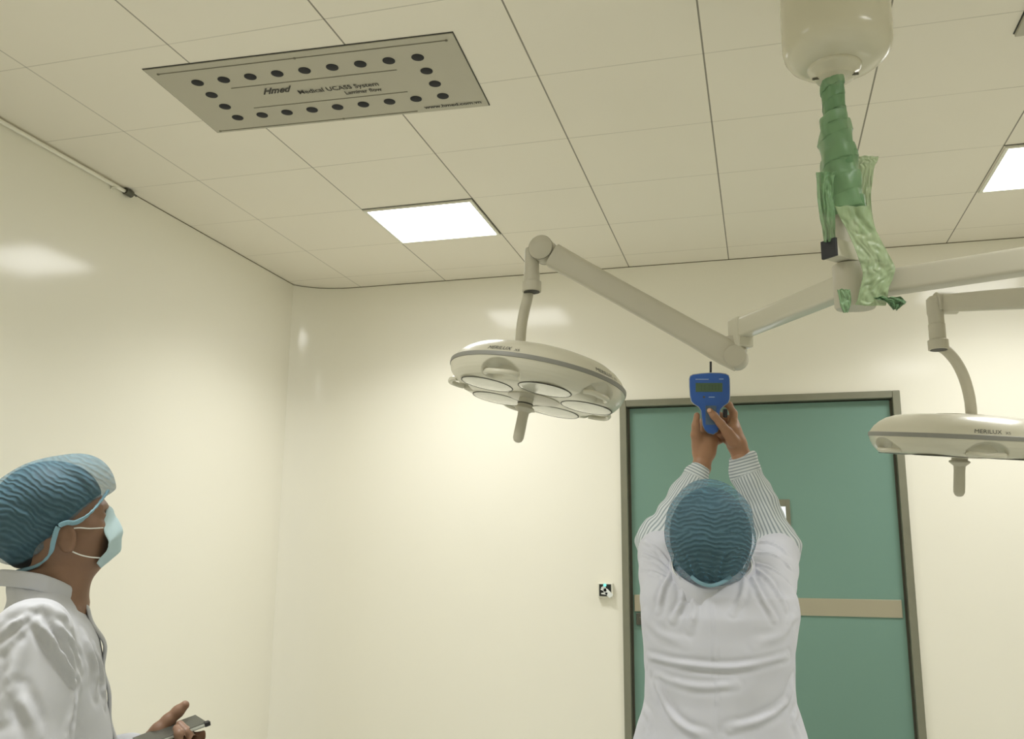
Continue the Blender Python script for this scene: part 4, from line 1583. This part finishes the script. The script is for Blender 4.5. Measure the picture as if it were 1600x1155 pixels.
GB = np.array([OB[0] - 0.03 * BF[0], OB[1] - 0.03 * BF[1], 0.0])
man2 = thing('person', 'person in white at the left edge, in profile with blue cap, face mask and phone', 'person', GB)
pf = nrmz(BF + UZ * 0.16)
pu = nrmz(UZ - BF * 0.16)
HB = B(96, 814)
HBl = HB - pu * 0.005

xs = lambda p: (p[0], p[1])
ex2, es2 = (BF[0], BF[1]), (BS[0], BS[1])


def brow(y, xf, xb, half, z=None):
    a, b = B(xf, y), B(xb, y)
    c = (a + b) / 2
    return (c[2] if z is None else z, xs(c), np.linalg.norm((a - b)[:2]) / 2, half)


shBr, shBl = B(50, 992, 0.172), B(52, 990, -0.172)
elBr, elBl = B(32, 1190, 0.235), B(70, 1215, -0.215)
PH = 1.93                                      # depth of the hand and the phone
wrBl = D(214, 1172, PH + 0.02)
wrBr = B(70, 1370, 0.23)

lo, hi = GB + [-0.42, -0.42, 0.72], GB + [0.62, 0.62, 1.76]
vol = Vol(lo, hi, 0.005)
head_shape(vol, HBl, pf, pu, BS, nose=0.010, chin=0.016, ear=(0.010, -0.012))
vol.put(cone(B(88, 850), B(78, 950), 0.054, 0.060), 0.025)
vol.put(cone(B(110, 885), B(104, 940), 0.034, 0.040), 0.03)
vol.put(loft([(0.78, xs(GB), 0.09, 0.15), (1.10, xs(GB), 0.09, 0.15), (1.28, xs(B(62, 990)), 0.085, 0.15), (1.35, xs(B(68, 950)), 0.07, 0.10)], ex2, es2), 0.03)
for s, e, w in ((shBr, elBr, wrBr), (shBl, elBl, wrBl)):
    vol.put(cone(s, e, 0.05, 0.042), 0.03)
    vol.put(cone(e, w, 0.040, 0.026), 0.015)
# right hand hanging
for i, (a, b) in enumerate(((0.020, 0), (0.007, 0.004), (-0.006, 0.003), (-0.019, -0.004))):
    p = wrBr - UZ * 0.09 + BF * a
    vol.put(cone(p, p - UZ * (0.07 + b * 2) + BF * 0.012, 0.010, 0.008), 0.006)
vol.put(cone(wrBr, wrBr - UZ * 0.08, 0.026, 0.033), 0.012)
vol.put(cone(wrBr - UZ * 0.03 + BF * 0.02, wrBr - UZ * 0.09 + BF * 0.05, 0.013, 0.009), 0.008)
VB = finish(vol)[:2]

# left hand with the phone
PA = D(325, 1131.5, PH)
lo_, hi_ = 0.0, 0.2
for _ in range(40):
    dz = (lo_ + hi_) / 2
    if np.linalg.norm(D(306, 1119.5, PH + dz) - PA) < 0.067:
        lo_ = dz
    else:
        hi_ = dz
Wv = D(306, 1119.5, PH + dz) - PA                     # across the phone, the far edge lies deeper
best = None
for k in np.linspace(0.8, 3.0, 111):
    for e in np.linspace(-0.12, 0.12, 97):
        q = D(325 - 53 * k, 1131.5 + 20 * k, PH + e) - PA
        cost = abs(np.linalg.norm(q) - 0.138) / 0.138 + abs(q @ Wv) / (0.138 * 0.067)
        if best is None or cost < best[0]:
            best = (cost, q)
Lv = best[1]                                          # along the phone, back towards the wrist
hv = Vol(np.minimum(D(195, 1230, PH - 0.12), D(350, 1085, PH + 0.14)) - 0.03, np.maximum(D(195, 1230, PH - 0.12), D(350, 1085, PH + 0.14)) + 0.03, 0.0021)
pn = nrmz(np.cross(Lv, Wv))
if pn[2] < 0:
    pn = -pn


def ph(a, b, h):
    """point on the phone: a along from the far end, b across from the near edge, h above its middle"""
    return PA + Lv * a + Wv * b + pn * h


hchain([(186, 1186, PH + 0.03), (214, 1172, PH + 0.02), (238, 1162, PH + 0.022), (262, 1160, PH + 0.025)], [0.027, 0.026, 0.030, 0.026], 0.014)
chain(hv, [D(248, 1166, PH + 0.02), ph(0.42, 0.45, -0.026), ph(0.25, 0.5, -0.024)], [0.028, 0.020, 0.014], 0.012)
# thumb
hchain([(232, 1162, PH - 0.008), (248, 1142, PH + 0.0), (263, 1126, PH + 0.012), (278, 1112, PH + 0.022), (289, 1102, PH + 0.026)], [0.022, 0.0165, 0.0135, 0.0120, 0.0095], 0.008)
# fingers: three curl over the near edge, the first reaches round the far end
chain(hv, [ph(0.25, 0.45, -0.026), ph(0.10, 0.25, -0.030), ph(-0.05, 0.06, -0.022), D(334, 1136, PH - 0.002), D(330.5, 1127, PH + 0.002)], [0.0135, 0.0120, 0.0110, 0.0100, 0.0080], 0.006)
chain(hv, [ph(0.34, 0.30, -0.028), ph(0.22, -0.02, -0.030), D(298, 1158, PH - 0.022), D(291, 1145, PH - 0.022), D(281, 1132.5, PH - 0.010)], [0.0135, 0.0125, 0.0120, 0.0110, 0.0090], 0.006)
chain(hv, [ph(0.50, 0.30, -0.028), ph(0.49, -0.05, -0.028), ph(0.48, -0.22, -0.012), ph(0.475, -0.17, 0.006), ph(0.465, 0.08, 0.013)], [0.0130, 0.0120, 0.0110, 0.0100, 0.0085], 0.006)
chain(hv, [ph(0.60, 0.30, -0.028), ph(0.62, -0.02, -0.028), D(250, 1168, PH - 0.014), D(243, 1158, PH - 0.010)], [0.0120, 0.0110, 0.0100, 0.0080], 0.006)
HBvf = finish(hv)[:2]
V, F = joinVF([VB, HBvf])
surf_obj('body', V, F, M['skin_side'], man2)

# hair under the cap
ca = nrmz(BF + UZ * 0.30)
cb = nrmz(UZ - BF * 0.30)
pA, pB = B(170, 772), B(52, 889)
ln = nrmz(pB - pA)
cn = np.cross(ln, BS)
if cn @ pf < 0:
    cn = -cn


def face_opening(vol, g):
    vol.put(ell(B(170, 862), ln, cn, BS, (0.155, 0.104 + g, 0.30)), 0.01, cut=True)
    for sg in (-1, 1):
        vol.put(ell(B(108, 853, sg * 0.10), BF, UZ, BS, (0.034 + g, 0.047 + g, 0.07)), 0.008, cut=True)
    vol.clip(B(40, 890 - g * 700), nrmz(-UZ + BF * 0.12), 0.01)


vol = Vol(HB - 0.24, HB + 0.24, 0.004)
vol.put(ell(B(74, 790), ca, cb, BS, (0.106, 0.093, 0.096)), 0.02)
vol.put(ell(B(26, 822), ca, cb, BS, (0.060, 0.062, 0.074)), 0.04)
vol.put(cone(HBl - pf * 0.07 - pu * 0.03, HBl - pf * 0.055 - pu * 0.065, 0.05, 0.04), 0.02)
face_opening(vol, 0.003)
V, F, N = finish(vol)
surf_obj('hair', V, F, M['hair'], man2)

# bouffant cap, puffed out at the back
vol = Vol(HB - 0.26, HB + 0.26, 0.0034)
vol.put(ell(B(84, 786), ca, cb, BS, (0.122, 0.098, 0.104)), 0.02)
vol.put(ell(B(132, 756), ca, cb, BS, (0.055, 0.052, 0.075)), 0.03)
vol.put(ell(B(22, 820), ca, cb, BS, (0.075, 0.082, 0.085)), 0.04)
face_opening(vol, 0.0)
V, F, N = finish(vol)
V = wobble(V, N, 0.0024, 50, 31)
N = normals(V, F)
V = folds(vol, V, N, [([(20, 800), (60, 812), (100, 822)], 0.003, 0.006), ([(100, 730), (130, 745), (150, 775)], 0.003, 0.006), ([(10, 860), (30, 850), (60, 850)], 0.005, 0.008),
                      ([(20, 884), (45, 868), (80, 850)], 0.005, 0.007), ([(5, 840), (10, 860), (20, 885)], 0.005, 0.007)])
rel = V - HB
rip = rel @ UZ * 0.86 + rel @ BF * 0.50 + 0.004 * np.sin((rel @ BF) * 55 + (rel @ BS) * 30)
surf_obj('surgical_cap', V, F, M['cap_side'], man2, {'ripple': rip})
mb = MB()
edge = [(168, 768, 0.0), (165, 773, 0.03), (156, 785, 0.060), (144, 799, 0.079), (131, 810, 0.088), (117, 817, 0.092), (104, 817, 0.096), (91, 824, 0.097), (84, 844, 0.093), (78, 866, 0.081), (58, 884, 0.052), (26, 893, 0.0)]
pts = [B(x, y, s) for x, y, s in edge] + [B(x, y, -s) for x, y, s in edge[-2:0:-1]]
pts = smooth_path(pts + [pts[0]], 6)
mb.sweep(pts, lambda t: (0.0026 + 0.0007 * math.sin(t * 240), 0.0052), n=10, cap=False, up=nrmz(ln))
build(mb, 'cap_elastic', M['cap_edge'], man2, smooth=True, angle=0)

# pleated face mask
CP = [(168, 789), (177, 797), (186, 812), (191.5, 832), (192, 846), (187, 862), (172, 878), (156, 888.5)]
SP = [(160, 822), (163, 829), (167, 838), (170.5, 848), (171, 855), (166, 863), (158, 873), (151, 881)]


def faceB(t, q):
    k = t * (len(CP) - 1)
    i = min(int(k), len(CP) - 2)
    w = k - i
    c = np.array(CP[i]) * (1 - w) + np.array(CP[i + 1]) * w
    s = np.array(SP[i]) * (1 - w) + np.array(SP[i + 1]) * w
    a = abs(q) ** 1.9
    p = c * (1 - a) + s * a
    ple = 0.0022 * math.sin(t * 20) * (1 - a * 0.6)
    return B(p[0], p[1], q * (0.064 - 0.012 * (2 * t - 1) ** 2)) + pf * ple


mk = build(mask_mesh(faceB, None), 'face_mask', M['mask'], man2, smooth=True, angle=0)
sdm = mk.modifiers.new('sheet', 'SOLIDIFY')
sdm.thickness = 0.002
for s in (-1, 1):
    build(MB().tube(smooth_path([B(161, 825, s * 0.056), B(140, 826, s * 0.074), B(122, 825, s * 0.080), B(110, 828, s * 0.079), B(105, 836, s * 0.074)], 5), 0.0014, 8), 'ear_loop', M['strap'], mk, smooth=True)
    build(MB().tube(smooth_path([B(157, 872, s * 0.052), B(143, 871, s * 0.068), B(128, 868, s * 0.076), B(115, 863, s * 0.078), B(107, 858, s * 0.072)], 5), 0.0014, 8), 'ear_loop', M['strap'], mk, smooth=True)

# white overall with loose sleeves
vol = Vol(GB + [-0.42, -0.46, 0.60], GB + [0.56, 0.60, 1.50], 0.0045)
zlow = 0.62
rows = [brow(1155, 186, -52, 0.205, 0.62), brow(1155, 182, -48, 0.20, 0.85), brow(1155, 175, -44, 0.195), brow(1110, 168, -40, 0.195), brow(1065, 160, -36, 0.195), brow(1030, 159, -32, 0.19), brow(1000, 154, -25, 0.18), brow(975, 144, -12, 0.16),
        brow(955, 133, 2, 0.125), brow(938, 124, 8, 0.098), brow(922, 117, 6, 0.088), brow(910, 112, 8, 0.08)]
vol.put(loft(rows, ex2, es2, 2.2), 0.02)
vol.put(cone(shBr, elBr, 0.074, 0.080), 0.035)
vol.put(cone(elBr, wrBr, 0.078, 0.056), 0.02)
vol.put(cone(shBl, elBl, 0.072, 0.072), 0.035)
vol.put(cone(elBl, D(200, 1182, PH + 0.03), 0.070, 0.047), 0.02)
vol.put(cone(D(222, 1174, PH + 0.02) + nrmz(D(236, 1170, PH + 0.02) - D(190, 1186, PH + 0.03)) * 0.06, D(300, 1150, PH), 0.065, 0.065), 0.004, cut=True)
# the open neck
vol.put(cone(B(86, 893), B(118, 898), 0.056, 0.056), 0.008, cut=True)
V, F, N = finish(vol)
V = wobble(V, N, 0.0030, 14, 41)
V = wobble(V, N, 0.0009, 60, 43)
N = normals(V, F)
V = folds(vol, V, N, [
    ([(46, 950), (26, 968), (2, 990)], 0.0109, 0.0067), ([(40, 962), (22, 990), (3, 1012)], 0.0109, 0.0075), ([(52, 960), (78, 998), (100, 1032), (118, 1066)], 0.0150, 0.0075),
    ([(98, 955), (130, 980), (150, 1012)], 0.0060, 0.0060), ([(96, 976), (120, 1008), (129, 1046)], 0.0060, 0.0060), ([(84, 968), (108, 1000), (122, 1040)], 0.0060, 0.0060),
    ([(24, 1013), (14, 1070), (4, 1120)], 0.0109, 0.0099), ([(26, 1080), (43, 1112), (56, 1152)], 0.0122, 0.0083), ([(48, 906), (49, 930), (50, 952)], 0.0054, 0.0041), ([(20, 950), (60, 945), (100, 956)], 0.0068, 0.0099),
    ([(121, 1068), (114, 1116), (110, 1154)], -0.0136, 0.0075), ([(150, 1010), (157, 1050), (165, 1100)], 0.0082, 0.0075), ([(134, 990), (148, 1040), (150, 1085)], 0.0082, 0.0083)], 1.2, 2.6)
V = relax(V, F, 3, 0.5)
coatB = surf_obj('overall', V, F, M['coat_crumpled'], man2)
ring = [(121, 938, 0.012), (109, 930, 0.045), (89, 920, 0.068), (60, 910, 0.080), (28, 905, 0.068), (6, 903, 0.034), (0, 903, 0.0)]
pts = [B(x, y, s) for x, y, s in ring] + [B(x, y, -s) for x, y, s in ring[-2::-1]]
mb = MB().sweep(smooth_path(pts, 6), lambda t: (0.0055, 0.0165), power=3, n=16)
build(mb, 'collar', M['coat_crumpled'], coatB, smooth=True, angle=60)
# placket with the gaping front edge
pts = smooth_path([B(122, 938, 0.012), B(134, 956, 0.012), B(148, 982, 0.010), B(158, 1010, 0.008), B(161, 1045, 0.006), B(163, 1075, 0.006), B(170, 1115, 0.004), B(176, 1155, 0.004)], 5)
mb = MB().sweep([p + BF * (0.004 + 0.004 * math.sin(i * 0.55)) for i, p in enumerate(pts)], lambda t: (0.016, 0.004), power=3, n=14, up=BF)
build(mb, 'placket', M['coat_crumpled'], coatB, smooth=True, angle=60)

vol = Vol(GB + [-0.32, -0.32, 0.06], GB + [0.32, 0.32, 0.92], 0.008)
vol.put(loft([(0.74, xs(GB), 0.105, 0.155), (0.90, xs(GB), 0.10, 0.15)], ex2, es2), 0.03)
for sg in (-1, 1):
    h0 = GB + BS * sg * 0.088
    vol.put(cone(h0 + UZ * 0.80, h0 + BS * sg * 0.015 + UZ * 0.45, 0.085, 0.068), 0.02)
    vol.put(cone(h0 + BS * sg * 0.015 + UZ * 0.45, h0 + BS * sg * 0.025 - BF * 0.02 + UZ * 0.10, 0.068, 0.058), 0.02)
V, F, N = finish(vol)
V = wobble(V, N, 0.003, 30, 51)
surf_obj('trousers', V, F, M['trousers'], man2)
for sg in (-1, 1):
    shoe(man2, GB + BS * sg * 0.115, BF, BS)

# ------------------------------------------------------------------ the phone
pc = ph(0.5, 0.5, 0)
tel = thing('smartphone', 'dark smartphone with a silver edge lying in the hand of the masked man at left', 'phone', pc)
lh, wh = Lv / 2, Wv / 2


def slab(c, l, w, h0, h1, name, mtr, parent, bev):
    return build(MB().obox(c + pn * (h0 + h1) / 2, l, w, pn * (h1 - h0) / 2), name, mtr, parent, bevel=bev)


fr = slab(pc, lh, wh, -0.0040, 0.0036, 'metal_frame', M['phone_edge'], tel, 0.003)
slab(pc, lh * 0.985, wh * 0.965, 0.0034, 0.0044, 'screen', M['phone_glass'], tel, 0.0004)
slab(pc, lh * 0.975, wh * 0.94, -0.0048, -0.0038, 'back_cover', M['phone_black'], tel, 0.0006)
slab(pc - lh * 0.985 - wh * 0.9, nrmz(Lv) * 0.006, nrmz(Wv) * 0.006, -0.0044, 0.0047, 'corner_bumper', M['phone_black'], tel, 0.001)
